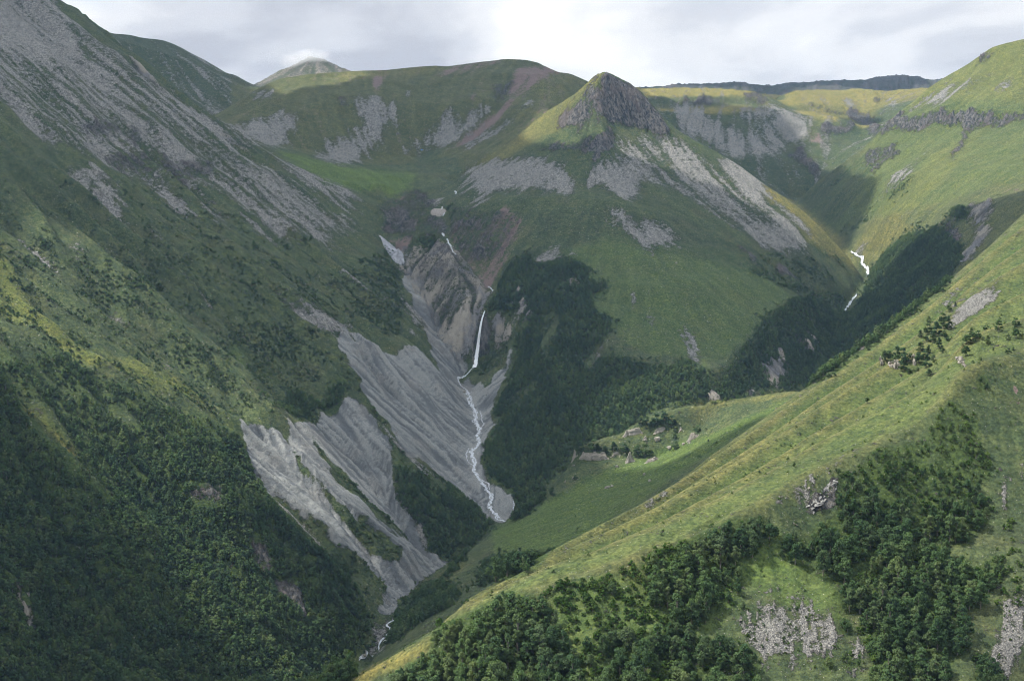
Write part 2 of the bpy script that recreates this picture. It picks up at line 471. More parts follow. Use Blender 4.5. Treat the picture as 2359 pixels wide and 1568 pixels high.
HB = blur(h, 7)
YG = np.repeat(YR[:, None], NX, 1)
XG = SG[None, :] * (YG + 100)
JG, IG = np.mgrid[0:NY, 0:NX]

# landform of every node: grow the labels of the lines outwards
st = 4
nx4, ny4 = (NX - 1) // st + 1, (NY - 1) // st + 1
form = np.full((ny4, nx4), -1, int)
form[np.rint(gj / st).astype(int), np.rint(gi / st).astype(int)] = gl
for _ in range(400):
    if (form >= 0).all():
        break
    for ax, d in ((0, 1), (0, -1), (1, 1), (1, -1)):
        s = np.roll(form, d, ax)
        if ax == 0:
            s[0 if d > 0 else -1] = -1
        else:
            s[:, 0 if d > 0 else -1] = -1
        form = np.where((form < 0) & (s >= 0), s, form)
FORM = form[np.minimum(JG // st, ny4 - 1), np.minimum(IG // st, nx4 - 1)]


# downhill direction in node steps, for everything that runs down the slope
def grads(a):
    gx = np.gradient(a, axis=1) / ((S1 - S0) / (NX - 1) * (YG + 100))
    gy = np.gradient(a, axis=0) / np.gradient(YG, axis=0)
    return gx, gy


GX, GY = grads(blur(HB, 12))
slope = np.sqrt(GX ** 2 + GY ** 2) + 1e-6
di = -GX / slope; dj = -GY / slope
CELL = (S1 - S0) / (NX - 1) * (YG + 100)


def along(noise, length):
    """smear a noise field along the fall line"""
    acc = noise.copy(); w = 1.0
    for sgn in (1, -1):
        ci = IG.astype(np.float32).copy(); cj = JG.astype(np.float32).copy()
        for k in range(length):
            ii = np.clip(ci + .5, 0, NX - 1).astype(int); jj = np.clip(cj + .5, 0, NY - 1).astype(int)
            ci = ci + sgn * di[jj, ii]; cj = cj + sgn * dj[jj, ii]
            ii = np.clip(ci + .5, 0, NX - 1).astype(int); jj = np.clip(cj + .5, 0, NY - 1).astype(int)
            acc += noise[jj, ii]
            w += .5
    a = acc - acc.mean()
    return (a / (a.std() + 1e-9)).astype(np.float32)


wn0 = rng.standard_normal((NY, NX)).astype(np.float32)
STREAK = along(blur(wn0, 1), 14)                       # thin streaks
RIBS = along(blur(wn0[:, ::-1], 26), 30)               # broad ribs and gullies

# ------------------------------------------------------------------ what can be seen, and where a sight line lands
NT = 1700
TG = np.linspace(-.40, .40, NT)


def sight_table(Hf):
    fi = (TG[None, :] * YR[:, None] / (YR[:, None] + 100) - S0) / (S1 - S0) * (NX - 1)
    i0 = np.clip(fi.astype(int), 0, NX - 2); f = fi - i0
    r = np.arange(NY)[:, None]
    z = Hf[r, i0] * (1 - f) + Hf[r, i0 + 1] * f
    return np.maximum.accumulate(z / YR[:, None], axis=0)


def visible(Hf, table, tol):
    t = XG / YG
    c = np.clip(((t - TG[0]) / (TG[1] - TG[0]) + .5).astype(int), 0, NT - 1)
    prev = np.maximum(JG - 1, 0)
    return (Hf + tol) / YG >= table[prev, c]


def height(x, y, Hf=None):
    Hf = H if Hf is None else Hf
    fi, fj = grid_index(np.asarray(x, float), np.asarray(y, float))
    i0 = np.clip(np.floor(fi).astype(int), 0, NX - 2); j0 = np.clip(np.floor(fj).astype(int), 0, NY - 2)
    a = fi - i0; b = fj - j0
    return (Hf[j0, i0] * (1 - a) + Hf[j0, i0 + 1] * a) * (1 - b) + (Hf[j0 + 1, i0] * (1 - a) + Hf[j0 + 1, i0 + 1] * a) * b


def hit(u, v, table=None):
    """the place on the ground that shows at sheet pixel u, v"""
    tb = TABLE if table is None else table
    t, m = ray(u, v)
    c = int(np.clip((t - TG[0]) / (TG[1] - TG[0]) + .5, 0, NT - 1))
    j = int(np.searchsorted(tb[:, c], m))
    j = min(j, NY - 1)
    if j > 0:
        a, b = tb[j - 1, c], tb[j, c]
        y = YR[j - 1] + (YR[j] - YR[j - 1]) * (m - a) / max(b - a, 1e-9)
    else:
        y = YR[0]
    x = float(t) * y
    return np.array([x, y, float(height(x, y))])
# ------------------------------------------------------------------ ground cover, drawn as outlines on the sheet
MW, MH = 1180, 784
KINDS = ['scree', 'rock', 'soil', 'slate', 'gravel', 'yellow', 'lush', 'dark', 'forest', 'bush']
MASK = {k: np.zeros((MH, MW), np.float32) for k in KINDS}


def raster(poly):
    p = np.array(poly) / 2.0
    x0, y0 = np.maximum(np.floor(p.min(0)).astype(int), 0)
    x1, y1 = np.minimum(np.ceil(p.max(0)).astype(int) + 1, (MW, MH))
    if x1 <= x0 or y1 <= y0:
        return None
    X, Y = np.meshgrid(np.arange(x0, x1) + .5, np.arange(y0, y1) + .5)
    ins = np.zeros(X.shape, bool)
    for (ax, ay), (bx, by) in zip(p, np.roll(p, -1, 0)):
        if ay == by:
            continue
        c = (Y < ay) != (Y < by)
        ins ^= c & (X < (bx - ax) * (Y - ay) / (by - ay) + ax)
    return (slice(y0, y1), slice(x0, x1)), ins


def cover(kind, tile, txt, s=1.0, clear=()):
    for one in txt.split('|'):
        r = raster(tl(tile, one))
        if r is None:
            continue
        sl, ins = r
        MASK[kind][sl] = np.where(ins, np.maximum(MASK[kind][sl], s), MASK[kind][sl])
        for k in clear:
            MASK[k][sl] = np.where(ins, 0, MASK[k][sl])


def stroke(kind, tile, txt, w, s=1.0, clear=()):
    """a ragged band along a line; w in sheet pixels"""
    for one in txt.split('|'):
        p = np.array(tl(tile, one))
        d = np.gradient(p, axis=0); d /= np.linalg.norm(d, axis=1)[:, None] + 1e-9
        n = np.stack([-d[:, 1], d[:, 0]], 1) * w / 2
        ww = np.ones(len(p)); ww[0] = .35; ww[-1] = .5
        q = np.concatenate([p + n * ww[:, None], (p - n * ww[:, None])[::-1]])
        cover(kind, 0, ' '.join('%.1f,%.1f' % (a, b) for a, b in q), s, clear)


# --- grass tints; some paint sunlit patches brighter
cover('yellow', 3, '0,590 300,590 480,600 620,650 800,720 960,770 1120,780 1160,830 1000,830 940,900 820,960 700,1040 760,1000 930,830 940,800 800,745 640,690 420,645 250,645 0,665|660,660 830,600 1050,590 1300,620 1500,590 1700,585 1620,650 1300,645 1100,645 1240,725 1000,725 800,690', 1.0)
cover('lush', 3, '2359,240 2150,300 1990,425 1850,500 1500,755 1300,1000 900,1400 1100,1567 2359,1200', .3)
cover('yellow', 3, '2359,240 2150,300 1990,425 1850,500 1700,590 1500,755 1700,700 1900,690 2359,690', .45)
cover('yellow', 3, '2359,830 2100,880 1900,1150 1700,1350 1500,1567 1400,1567 1250,1567 1500,1300 1800,1000 2000,900', .35)
cover('yellow', 3, '560,1200 640,1260 760,1330 900,1430 1050,1560 900,1560 800,1480 700,1400 600,1330', .8)
cover('yellow', 6, '830,0 1000,0 1100,60 1170,150 1230,250 1250,340 1150,260 1000,180 900,120', .5)
cover('yellow', 6, '1200,120 1300,60 1420,0 1700,0 1500,100 1400,200 1300,300 1260,220', .45)
cover('yellow', 0, '2359,500 2150,685 1900,870 1640,1055 1540,1135 1300,1265 1150,1350 1000,1452 850,1540 780,1600 800,1565 1000,1466 1220,1360 1520,1262 1740,1165 1930,1060 2120,970 2200,870 2270,828 2359,812', .12)
cover('lush', 0, '2359,500 2150,685 1900,870 1640,1055 1540,1135 1300,1265 1150,1350 1000,1452 850,1540 1000,1466 1220,1360 1520,1262 1740,1165 1930,1060 2120,970 2200,870 2270,828 2359,812', .35)
cover('yellow', 0, '780,1600 850,1540 1000,1470 985,1500 850,1568', .5)
cover('yellow', 0, '1240,262 1300,230 1400,160 1380,200 1330,240 1290,300 1230,330 1130,380 1060,400 1130,350', .42)  # sun patch on the peak's left arete, painted in as yellow
cover('yellow', 4, '0,160 140,420 260,560 420,660 520,760 600,850 760,900 960,960 1080,1040 1250,1120 1480,1230 1380,1230 1150,1130 900,1010 640,940 430,830 250,700 0,560', .38)  # left sunlit strip, its brightness put into the grass colour
cover('lush', 4, '0,160 140,420 260,560 420,660 520,760 600,850 760,900 960,960 1080,1040 1250,1120 1480,1230 1380,1230 1150,1130 900,1010 640,940 430,830 250,700 0,560', .4)  # same sunlit strip, painted a brighter green
cover('yellow', 4, '130,1210 240,1290 350,1380 450,1480 540,1567 460,1567 340,1450 220,1340 150,1260', .5)
cover('yellow', 2, '1260,470 1640,520 1500,640 1350,760 1250,820 1150,900 1200,780 1300,660', .35)
cover('yellow', 2, '0,470 700,450 780,480 500,520 300,540 0,560', .5)
cover('lush', 0, '1190,620 1400,540 1700,580 1840,680 1700,800 1620,840 1450,800 1350,700', .45)
cover('scree', 0, '1430,330 1530,300 1640,370 1760,440 1880,540 1840,570 1700,530 1560,440 1470,400', .40)
cover('yellow', 0, '1330,1020 1480,1000 1500,1008 1400,1015|1560,928 1860,895 1800,920 1600,940|1000,1330 1080,1290 1060,1320 990,1370', .35)
cover('lush', 2, '0,1095 200,1130 400,1150 540,1180 500,1240 440,1290 380,1330 300,1320 150,1290 0,1260', 1.0)
cover('lush', 1, '1850,1010 2100,1060 2359,1120 2359,1280 2200,1230 2000,1110', 1.0)
cover('lush', 0, '1130,1220 1350,1100 1640,1000 1860,900 1640,1045 1400,1200 1150,1340', .75)
cover('lush', 4, '1560,760 1680,900 1560,900|960,950 1080,1040 1250,1150 1480,1260 1250,1180 1050,1080|140,1210 300,1330 460,1480 400,1470 240,1340', .6)
cover('lush', 8, '1390,950 1700,860 2100,740 2359,650 2359,1567 1600,1567 1500,1200', .55)
cover('lush', 9, '0,600 700,560 1100,900 1150,1100 700,1050 500,900 300,1200 0,1300|1100,950 1180,1150 1050,1200', .5)
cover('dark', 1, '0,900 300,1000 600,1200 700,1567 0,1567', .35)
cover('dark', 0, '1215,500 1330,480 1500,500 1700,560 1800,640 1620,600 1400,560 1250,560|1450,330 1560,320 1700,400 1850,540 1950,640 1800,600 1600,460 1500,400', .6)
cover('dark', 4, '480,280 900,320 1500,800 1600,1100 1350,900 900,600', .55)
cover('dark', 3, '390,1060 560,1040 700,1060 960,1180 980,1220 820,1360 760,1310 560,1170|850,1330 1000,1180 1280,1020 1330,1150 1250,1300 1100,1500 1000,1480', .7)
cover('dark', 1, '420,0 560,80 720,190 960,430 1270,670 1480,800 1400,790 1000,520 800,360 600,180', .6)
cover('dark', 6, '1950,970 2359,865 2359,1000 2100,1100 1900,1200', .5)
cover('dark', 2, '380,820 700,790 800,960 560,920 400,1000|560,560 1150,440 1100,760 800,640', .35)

# --- left mountain
cover('scree', 1, '0,330 200,380 700,470 1100,850 1500,1180 1900,1330 2200,1500 2250,1567 1700,1567 1500,1300 1000,1180 500,980 300,900 0,600', .5)
cover('scree', 1, '320,0 430,110 560,200 700,310 830,400 980,510 1100,620 1300,760 1500,900 1700,1040 1900,1150 2100,1300 2300,1480 2200,1500 1900,1330 1500,1180 1100,850 700,470', .66)
cover('scree', 1, '0,0 320,0 430,130 500,250 560,400 700,480 760,560 760,640 900,720 1000,840 1100,860 1230,1000 1390,1090 1330,1120 1150,1090 1060,930 960,800 860,660 740,600 560,480 420,450 200,400 0,330', .92)
cover('scree', 1, '0,400 90,460 150,430 250,560 330,640 450,720 560,770 640,830 540,800 420,680 300,620 200,520 100,480', .8)
cover('scree', 1, '350,520 440,560 520,720 640,790 830,860 920,850 940,930 860,960 760,910 560,900 480,800 420,680', .72)
cover('scree', 1, '560,900 660,900 770,960 720,985 590,985|380,1160 450,1110 560,1130 650,1120 760,1190 830,1220 700,1210 560,1220|600,1270 690,1240 830,1330 740,1370 810,1420 760,1510 680,1450 640,1350', .95)
cover('scree', 1, '80,700 150,720 230,840 300,930 390,1000 350,1000 240,890 130,800|0,560 100,680 180,800 120,780 0,640', .75)
cover('scree', 1, '1010,1210 1090,1200 1180,1270 1260,1360 1220,1380 1120,1310|1300,1320 1400,1310 1500,1440 1430,1420|1430,1460 1520,1500 1440,1500', .95)
cover('scree', 1, '1060,580 1200,650 1400,770 1600,880 1750,1000 1900,1090 2100,1190 2359,1290 2359,1390 2150,1260 1950,1150 1740,1010 1570,900 1300,780', .85)
cover('scree', 1, '1750,1370 1850,1400 1900,1500 1850,1567 1780,1500|2200,1380 2300,1400 2359,1480 2300,1500', .7)
cover('rock', 1, '600,990 780,980 900,1020 1100,1040 1300,1090 1460,1150 1440,1200 1250,1190 1050,1140 880,1090 700,1030|540,800 640,800 830,850 800,900 600,870|860,880 940,860 930,960 860,960', .5)
cover('slate', 1, '820,390 900,440 980,500 1060,590 1030,590 960,520 860,440|1450,840 1540,880 1640,950 1740,1010 1640,970 1560,910', 1.0)
stroke('scree', 4, '20,0 130,110 270,220 430,350|550,410 610,460|710,540 800,600 900,690 950,745|630,490 740,570|1110,290 1170,340', 7, .9)
cover('scree', 4, '1330,480 1380,510 1470,610 1400,580|1570,700 1680,780 1600,760|1860,470 2000,560 2150,630 2359,720 2359,745 2200,740 2080,690 1980,600|1850,1270 1960,1310 1910,1330|160,1230 330,1360 200,1290|1140,900 1210,930 1150,920|1050,920 1180,990 1100,970', .9)
cover('scree', 4, '930,90 1060,70 1100,170 1000,180|1750,30 1920,70 1880,110|450,60 560,100 540,200 440,120', .45)
# --- landslide scars
cover('gravel', 0, '550,992 605,996 650,1015 668,1045 660,985 705,985 745,955 770,940 805,915 835,940 870,985 905,1030 900,1075 910,1120 935,1170 965,1210 985,1255 1037,1285 1010,1310 965,1340 915,1380 905,1410 870,1400 895,1350 850,1305 790,1270 720,1210 660,1160 600,1115 575,1060', 1.0)
cover('bush', 0, '728,1112 790,1165 850,1205 900,1245 930,1275 915,1290 860,1255 800,1215 760,1165|720,1010 760,1060 800,1090 870,1160 930,1215 960,1250 930,1235 870,1190 800,1130 750,1075|670,1050 700,1090 735,1130 720,1130 690,1100', .75, ('gravel',))
cover('scree', 0, '600,1115 700,1200 760,1255 800,1300 780,1290 700,1230 620,1150|905,1075 930,1120 960,1180 985,1250 975,1250 945,1195 915,1140', .8)
stroke('scree', 0, '835,940 900,1010 960,1070 1000,1125', 14, .8)
cover('gravel', 5, '0,760 100,780 230,820 350,860 430,850 530,840 600,880 680,960 760,1030 830,1060 880,1120 920,1230 950,1340 930,1440 890,1520 880,1567 480,1567 420,1480 330,1340 220,1190 130,1060 60,960 0,900', 1.0)
cover('gravel', 8, '480,0 860,0 900,100 940,200 1010,290 1040,350 1010,400 1100,490 1030,470 960,420 860,320 740,200 600,90', 1.0)
cover('gravel', 5, '460,280 560,430 640,560 720,690 800,790 840,900 900,960 860,1010 800,1050 720,1000 640,860 560,740 640,740 560,560 500,440', .95)
cover('gravel', 5, '870,1010 920,1060 1000,1080 1120,960 1180,830 1190,860 1130,1000 1060,1180 1030,1290 1070,1350 1000,1440 970,1567 860,1567 900,1400 880,1200 840,1100', .95)
cover('gravel', 8, '850,0 960,0 970,120 1040,240 1130,310 1190,340 1190,420 1140,490 1090,490 980,300 880,100', .95)
cover('scree', 5, '400,420 450,490 510,560 560,590 550,680 520,750 450,700 500,700 480,600 430,530|0,280 100,340 230,440 330,490 380,520 300,510 180,440 0,310', .95)
cover('scree', 'G', '440,860 640,820 600,950 560,1050 520,1150 480,1290 300,1420 130,1480 120,1420 260,1340 380,1240 260,1060 320,990', .95)
cover('scree', 'G', '310,450 420,520 520,620 560,700 480,680 450,590', .8)
cover('soil', 'G', '290,800 400,860 590,920 480,950 400,940', .9)
# --- around the waterfall
cover('rock', 'D', '90,440 240,430 330,480 440,560 530,660 540,740 430,780 360,790 240,800 120,760 60,650 180,640', .8)
cover('soil', 'D', '20,690 120,780 260,820 420,800 540,790 510,920 430,1040 350,1080 230,960 130,830', 1.0)
cover('soil', 'D', '430,1040 560,960 740,1010 730,1080 620,1140 520,1140 440,1080', .65)
cover('slate', 'D', '800,930 870,910 960,960 1060,1070 1200,1110 1300,1220 1400,1380 1520,1567 640,1567 560,1450 480,1250 440,1090 620,1140 730,1090 770,1010', .64)
cover('rock', 'D', '800,930 870,910 960,960 1060,1070 1200,1110 1300,1220 1400,1380 1520,1567 640,1567 560,1450 480,1250 440,1090 620,1140 730,1090 770,1010', .24)
cover('slate', 'D', '800,930 870,910 960,960 1050,1080 1000,1200 900,1180 780,1120 700,1150 770,1010', .8)
cover('slate', 0, '880,545 940,560 1030,560 1130,670 1112,720 1090,790 1060,840 1010,790 960,700 920,620', .58)
cover('soil', 0, '1040,500 1120,490 1190,500 1200,540 1150,620 1120,680 1080,620 1040,560', .42)
cover('rock', 0, '1040,480 1200,490 1190,540 1140,600 1060,600 1040,540|865,470 960,440 1000,470 1040,540 1000,560 900,545', .30)
cover('dark', 0, '1040,480 1200,490 1190,540 1140,600 1060,600 1040,540|865,470 960,440 1000,470 1040,540 1000,560 900,545', .5)
cover('gravel', 0, '930,605 950,620 1000,720 1040,790 1062,850 1040,850 1000,800 960,720 930,650', 1.0)
cover('gravel', 'D', '390,1200 440,1270 520,1400 610,1567 470,1567 420,1400', 1.0)
cover('scree', 'D', '800,340 880,310 940,380 880,460 780,440', .9)
cover('rock', 'D', '1000,700 1110,620 1300,600 1440,610 1500,680 1300,690 1120,720 1010,750|1130,900 1200,850 1250,900 1240,970 1140,1000|1250,1050 1400,960 1500,950 1560,1050 1500,1120 1350,1130|500,200 600,190 800,400 760,400 640,330|650,560 850,560 980,700 900,760 700,660', .7)
cover('soil', 'D', '1660,470 1720,430 1830,410 1960,480 2030,600 1980,700 1880,800 1780,950 1650,1100 1600,1300 1540,1200 1700,980 1800,840 1860,690 1800,560 1700,520|260,280 400,240 390,330 330,340', .8)
cover('scree', 5, '1330,190 1420,150 1510,140 1620,190 1680,230 1560,210 1460,265 1330,250', 1.0)
cover('slate', 'E', '530,950 800,680 900,760 1000,720 1080,700 1010,900 980,1080 960,1330 880,1340 740,1260 600,1180 530,1050|1230,860 1340,770 1410,740 1490,880 1580,1020 1650,1170 1640,1240 1480,1290 1280,1330 1250,1150 1230,960|960,260 1060,320 1180,470 1170,560 1120,640 1060,540 1010,420|1740,290 1800,300 1900,470 1990,620 2020,780 2010,980 1940,880 1850,720 1750,560|1050,170 1200,250 1300,360 1260,400 1150,280', 1.0)
cover('rock', 'E', '1060,700 1130,700 1200,920 1230,1100 1220,1300 1150,1450 1080,1560 940,1560 960,1300 1000,1000', 1.0)
cover('soil', 'E', '1120,0 1280,0 1310,150 1290,280 1180,180', .8)
# --- middle hill
cover('scree', 2, '100,660 250,650 380,680 410,710 390,760 310,820 280,930 210,1010 40,1085 0,1090 0,950 80,860 150,840 190,790 100,720', .92)
cover('scree', 1, '1560,840 1680,800 1900,730 2030,770 1960,860 1880,960 1800,1000 1640,900|2100,1060 2200,930 2359,920 2359,1100 2180,1070|1690,640 1850,600 1830,650 1720,670', .92)
cover('scree', 2, '400,1020 560,930 650,840 770,705 810,770 860,790 960,710 1040,720 1030,770 900,870 800,960 640,990 480,1015|870,1000 960,920 1120,820 1200,790 1130,860 1000,950 900,1000', .97)
cover('soil', 2, '1180,470 1250,400 1330,420 1480,470 1350,560 1250,620 1170,700 1120,760 1150,650 1200,560|880,640 950,640 940,690 890,700|600,520 800,450 1000,410 1180,395 1000,440 800,490|220,520 330,510 300,580 240,590', .7)
cover('soil', 2, '780,980 900,900 1010,800 1100,760 1180,700 1100,800 1000,890 880,990 820,1000', .95)
cover('scree', 2, '450,650 480,560 510,520 490,600 495,640|1260,680 1350,650 1320,700 1260,720|340,950 400,930 380,970', .8)
cover('rock', 2, '0,650 60,640 90,720 0,720|1050,600 1200,560 1130,680 1080,740 1060,690', .4)
# --- peak
cover('rock', 2, '1690,600 1760,620 1850,640 1960,640 2060,700 2130,760 2180,820 2250,900 2200,920 2100,890 2040,850 1980,790 1950,840 1850,860 1800,800 1720,760 1690,680|1480,790 1560,750 1660,720 1720,780 1790,820 1800,850 1720,810 1600,840 1480,870|1740,930 1840,880 1880,990 1830,1020 1770,1030 1740,1110 1710,1130|2100,700 2180,850 2250,910 2230,930 2120,900', .95)
cover('rock', 2, '1370,1000 1450,940 1560,960 1700,920 1740,1000 1640,1040 1500,1010 1400,1020', .55)
cover('rock', 'B', '1100,390 1250,400 1380,500 1370,560 1200,540|780,330 880,330 900,400 820,420', .6)
cover('scree', 2, '860,1140 960,1090 1180,1050 1290,1020 1310,1060 1390,1040 1450,1080 1550,1080 1530,1150 1600,1200 1600,1290 1480,1270 1200,1260 1080,1290 960,1370 880,1370 1000,1310 900,1270 940,1200 900,1190', .95)
cover('scree', 2, '1660,1180 1790,1040 1870,1050 1900,1060 1960,1100 2040,1200 2000,1290 1940,1330 1760,1230 1680,1260', .97)
cover('scree', 2, '1850,900 1960,1010 2090,1110 2200,1200 2359,1320 2359,1280 2250,1190 2130,1090 2000,980 1900,920|1810,1370 1900,1390 2040,1440 2180,1490 2280,1567 1970,1567 1900,1470 1830,1420|860,1130 960,1060 940,1100', .9)
cover('scree', 'B', '1000,950 1100,1080 1300,1250 1500,1450 1600,1567 1450,1567 1250,1350 1080,1180|1230,940 1400,1080 1600,1230 1500,1220 1350,1120|1560,1000 1750,1150 1950,1330 2150,1567 2050,1567 1850,1360 1650,1180|1450,580 1700,640 1650,560|370,760 440,690 620,440 560,520 470,690', .8)
cover('scree', 5, '1930,0 2150,30 2359,95 2250,110 2100,110 2080,150 1980,60', 1.0)
cover('scree', 3, '250,1070 400,1080 480,1140 560,1180 600,1240 580,1300 600,1340 520,1350 450,1310 400,1200 310,1140', 1.0)
cover('scree', 3, '0,920 120,1020 220,1150 330,1270 480,1400 620,1480 720,1420 840,1480 830,1567 500,1567 400,1450 250,1370 120,1230 0,1180', .78)
cover('scree', 6, '420,0 830,0 850,170 780,150 680,150 600,130 500,60', .97)
cover('rock', 6, '640,290 720,260 830,300 830,350 760,330|420,130 520,190 580,260 520,250', .8)
cover('scree', 6, '30,650 120,720 160,850 110,910 90,800|1220,180 1260,140 1330,80 1340,110 1260,200', .7)
cover('scree', 5, '1880,340 1990,430 2100,560 2220,680 2200,690 2060,560|1960,480 2000,500 1990,520|2050,540 2150,640 2300,720 2250,720|1780,760 1830,770 1800,830 1770,960 1750,970', .45)
cover('soil', 5, '1780,770 1830,770 1800,830 1700,850|1660,870 1700,900 1690,960', .5)
# --- plateau country
cover('scree', 3, '0,680 130,700 250,760 380,820 480,860 620,830 720,760 680,690 820,760 960,800 920,860 820,920 760,980 680,1030 560,1040 400,1050 330,1010 230,930 130,870 0,790', .75)
cover('scree', 3, '310,700 500,720 620,690 700,700 640,780 480,800|1110,660 1200,630 1270,700 1250,720 1150,700|1400,650 1470,650 1530,700 1480,730|950,640 1020,600 1000,640', .75)
cover('rock', 3, '30,680 250,650 310,650 300,700 150,720|420,640 560,640 620,660 640,690 500,660|900,710 1060,740 1180,730 1340,770 1380,860 1350,910 1260,830 1150,770 1000,750|960,860 1020,840 1120,860 1200,830 1220,890 1100,900 1000,900|1340,650 1400,680 1390,700 1340,690|740,1060 850,1000 960,1130 980,1200 860,1100', .85)
cover('soil', 3, '900,900 980,860 1000,920 1060,1000 1130,1070 1000,960 930,950', .8)
cover('scree', 3, '1240,860 1340,930 1320,950 1270,930', .8)
# --- right mountain
cover('rock', 3, '1340,930 1440,850 1500,800 1580,770 1620,800 1780,760 1850,750 1930,790 2040,770 2110,750 2200,790 2300,740 2359,750 2359,800 2250,820 2100,850 1980,880 1960,970 1920,1040 1860,1110 1880,1030 1950,930 1940,830 1840,820 1760,840 1680,900 1580,880 1500,850 1400,910', .85)
cover('scree', 3, '1620,700 1760,640 1900,560 1980,550 2100,500 2180,470 2060,550 1900,620 1840,670 1700,680|1420,1250 1560,1140 1680,1060 1750,1000 1640,1120 1560,1200 1500,1230', .85)
cover('scree', 3, '2180,550 2280,500 2320,580 2250,600|1850,520 1900,500 1870,550', .5)
cover('soil', 3, '2000,1130 2060,1040 2080,1050 2010,1140|1880,1080 2000,1020 1960,1050', .8)
cover('soil', 3, '2200,1270 2340,1240 2359,1290 2300,1280', .6)
cover('rock', 3, '1280,1050 1330,1000 1500,970 1520,1050 1400,1110 1350,1180 1290,1120|2060,380 2140,350 2130,410 2050,440', .6)
cover('slate', 3, '1990,1360 2150,1360 2180,1430 2100,1490 2000,1470|1830,1500 1900,1470 1880,1567 1840,1550', .9)
cover('scree', 3, '1400,1567 1460,1490 1440,1540|1280,1450 1330,1470 1290,1510', .8)
cover('rock', 6, '1830,0 1910,20 1930,90 1880,140 1840,60', .9)
cover('slate', 6, '2060,0 2150,0 2100,100 2030,200 1970,250 1950,220 2050,80|840,650 900,690 960,770 950,800 900,740|770,720 850,750 920,800 950,850 850,820 790,780|580,940 720,860 740,900 750,1000 680,1090 640,1070 600,1000|210,1190 240,1110 270,1100 310,1180|470,1060 540,1100 550,1150 500,1130|1240,790 1290,800 1280,850 1260,860|100,1040 140,1060 140,1120 110,1130', 1.0)
cover('slate', 5, '1440,350 1640,360 1640,400 1560,410', .5)
# --- near spur
cover('scree', 'A', '1340,300 1420,180 1640,60 1700,0 1950,0 2040,60 1900,200 1750,300 1600,380 1400,520 1310,600 1280,480 1330,400', .95)
cover('scree', 6, '2120,370 2220,390 2210,420 2160,400', .95)
cover('scree', 'A', '830,560 1000,320 1150,180 1400,0 1500,0 1250,300 1000,420|200,1490 300,1430 280,1490', .4)
cover('scree', 'C', '520,920 600,990 900,930 1000,850 1150,800 1450,830 1720,830 1760,960 1900,1060 2000,1400 1900,1567 900,1567 700,1400 640,1250 540,1120', .74)
cover('scree', 'C', '850,560 1700,560 2000,900 2200,1500 2000,1567 1700,1567 900,1000', .38)
cover('scree', 9, '2359,940 2230,1030 2190,1170 2180,1310 2100,1400 2220,1450 2250,1540 2359,1300|2050,1567 2150,1500 2100,1567', .95)
cover('scree', 9, '2359,90 2240,200 2160,300 2190,400 2260,380 2330,220', .6)
cover('scree', 9, '600,420 740,290 920,190 1080,100 1100,130 1000,260 920,330 720,350|1130,1280 1250,1250 1330,1400 1200,1400', .58)
cover('rock', 9, '900,370 1050,220 1110,170 1100,260 1060,400 940,440', .9)
stroke('soil', 8, '1275,980 1300,965 1340,935 1480,910|1660,870 1700,850|1820,790 1890,770 1960,750', 4, .9)
stroke('scree', 8, '1980,450 2050,410 2130,350 2240,290|1530,730 1540,640 1600,590|1490,810 1520,780', 4, .9)
cover('soil', 6, '2230,1130 2280,1060 2330,1080 2300,1150|1030,1100 1120,1050 1110,1075 1060,1100', .95)
cover('scree', 9, '1130,50 1190,15 1250,0 1200,40', .9)
cover('soil', 8, '60,1560 130,1510 200,1500 130,1560|340,1450 430,1410 420,1430', .6)

# --- trees (forest = closed wood, bush = scattered scrub)
cover('forest', 4, '250,870 480,860 700,1010 900,1120 1040,1200 1300,1270 1500,1360 1600,1400 1660,1520 1700,1567 540,1567 430,1400 300,1290 130,1140 0,1000 0,880 100,900 180,960', .72)
cover('forest', 4, '0,1020 60,1080 130,1220 200,1340 300,1450 400,1567 0,1567', 1.0)
cover('forest', 7, '0,0 1650,0 1700,100 1760,240 1850,370 1960,480 2100,620 2200,700 2359,800 2359,1567 0,1567', 1.0)
for k, t, p in ((7, .0, '400,0 480,0 560,130 680,220 760,300 680,280 560,200 450,100'), (4, .0, '140,1210 240,1290 350,1380 450,1480 540,1567 460,1567 340,1450 220,1340 150,1260|500,1020 620,1130 900,1280 1000,1370 900,1350 700,1230 540,1120|200,930 420,1080 560,1190 420,1120')):
    cover('bush', k, p, .25, ('forest',))
cover('rock', 7, '1280,320 1400,290 1490,290 1490,390 1390,400 1300,370|1700,640 1780,650 1830,780 1780,840 1700,750|1830,870 1950,880 2030,960 2060,1060 2090,1240 2000,1050 1860,960', .8, ('forest',))
cover('slate', 7, '100,850 120,950 150,900 160,1010 200,1020 200,1150 180,1160 160,1050 110,980', .9, ('forest',))
cover('forest', 8, '0,760 120,900 200,1060 260,1130 230,1250 150,1380 60,1450 0,1450', .85)
cover('bush', 8, '0,620 100,640 200,720 370,900 330,950 200,860 100,800', .8)
cover('bush', 7, '1760,240 1960,480 2150,640 2359,790 2359,720 2200,590 2050,480 1850,300', .6)
cover('forest', 5, '1000,560 1060,460 1120,330 1180,230 1290,180 1330,260 1560,220 1720,290 1690,360 1800,370 1830,420 1700,460 1750,560 1850,620 1830,760 1760,780 1750,900 1850,880 1960,890 2100,940 2359,950 2359,1210 2200,1220 2050,1300 1900,1420 1700,1450 1600,1500 1580,1567 960,1567 1000,1450 1100,1320 1040,1260 1150,1080 1200,900 1190,800 1240,700 1300,680 1250,600 1180,610 1050,620', .96)
cover('bush', 5, '1400,610 1480,580 1500,650 1450,800 1390,950 1370,800|1100,1250 1250,1180 1350,1050 1200,1150|1640,900 1760,800 1750,960 1680,980', .3, ('forest',))
cover('bush', 5, '940,960 1000,880 1100,800 1180,790 1100,920 1000,1020 920,1000', .8)
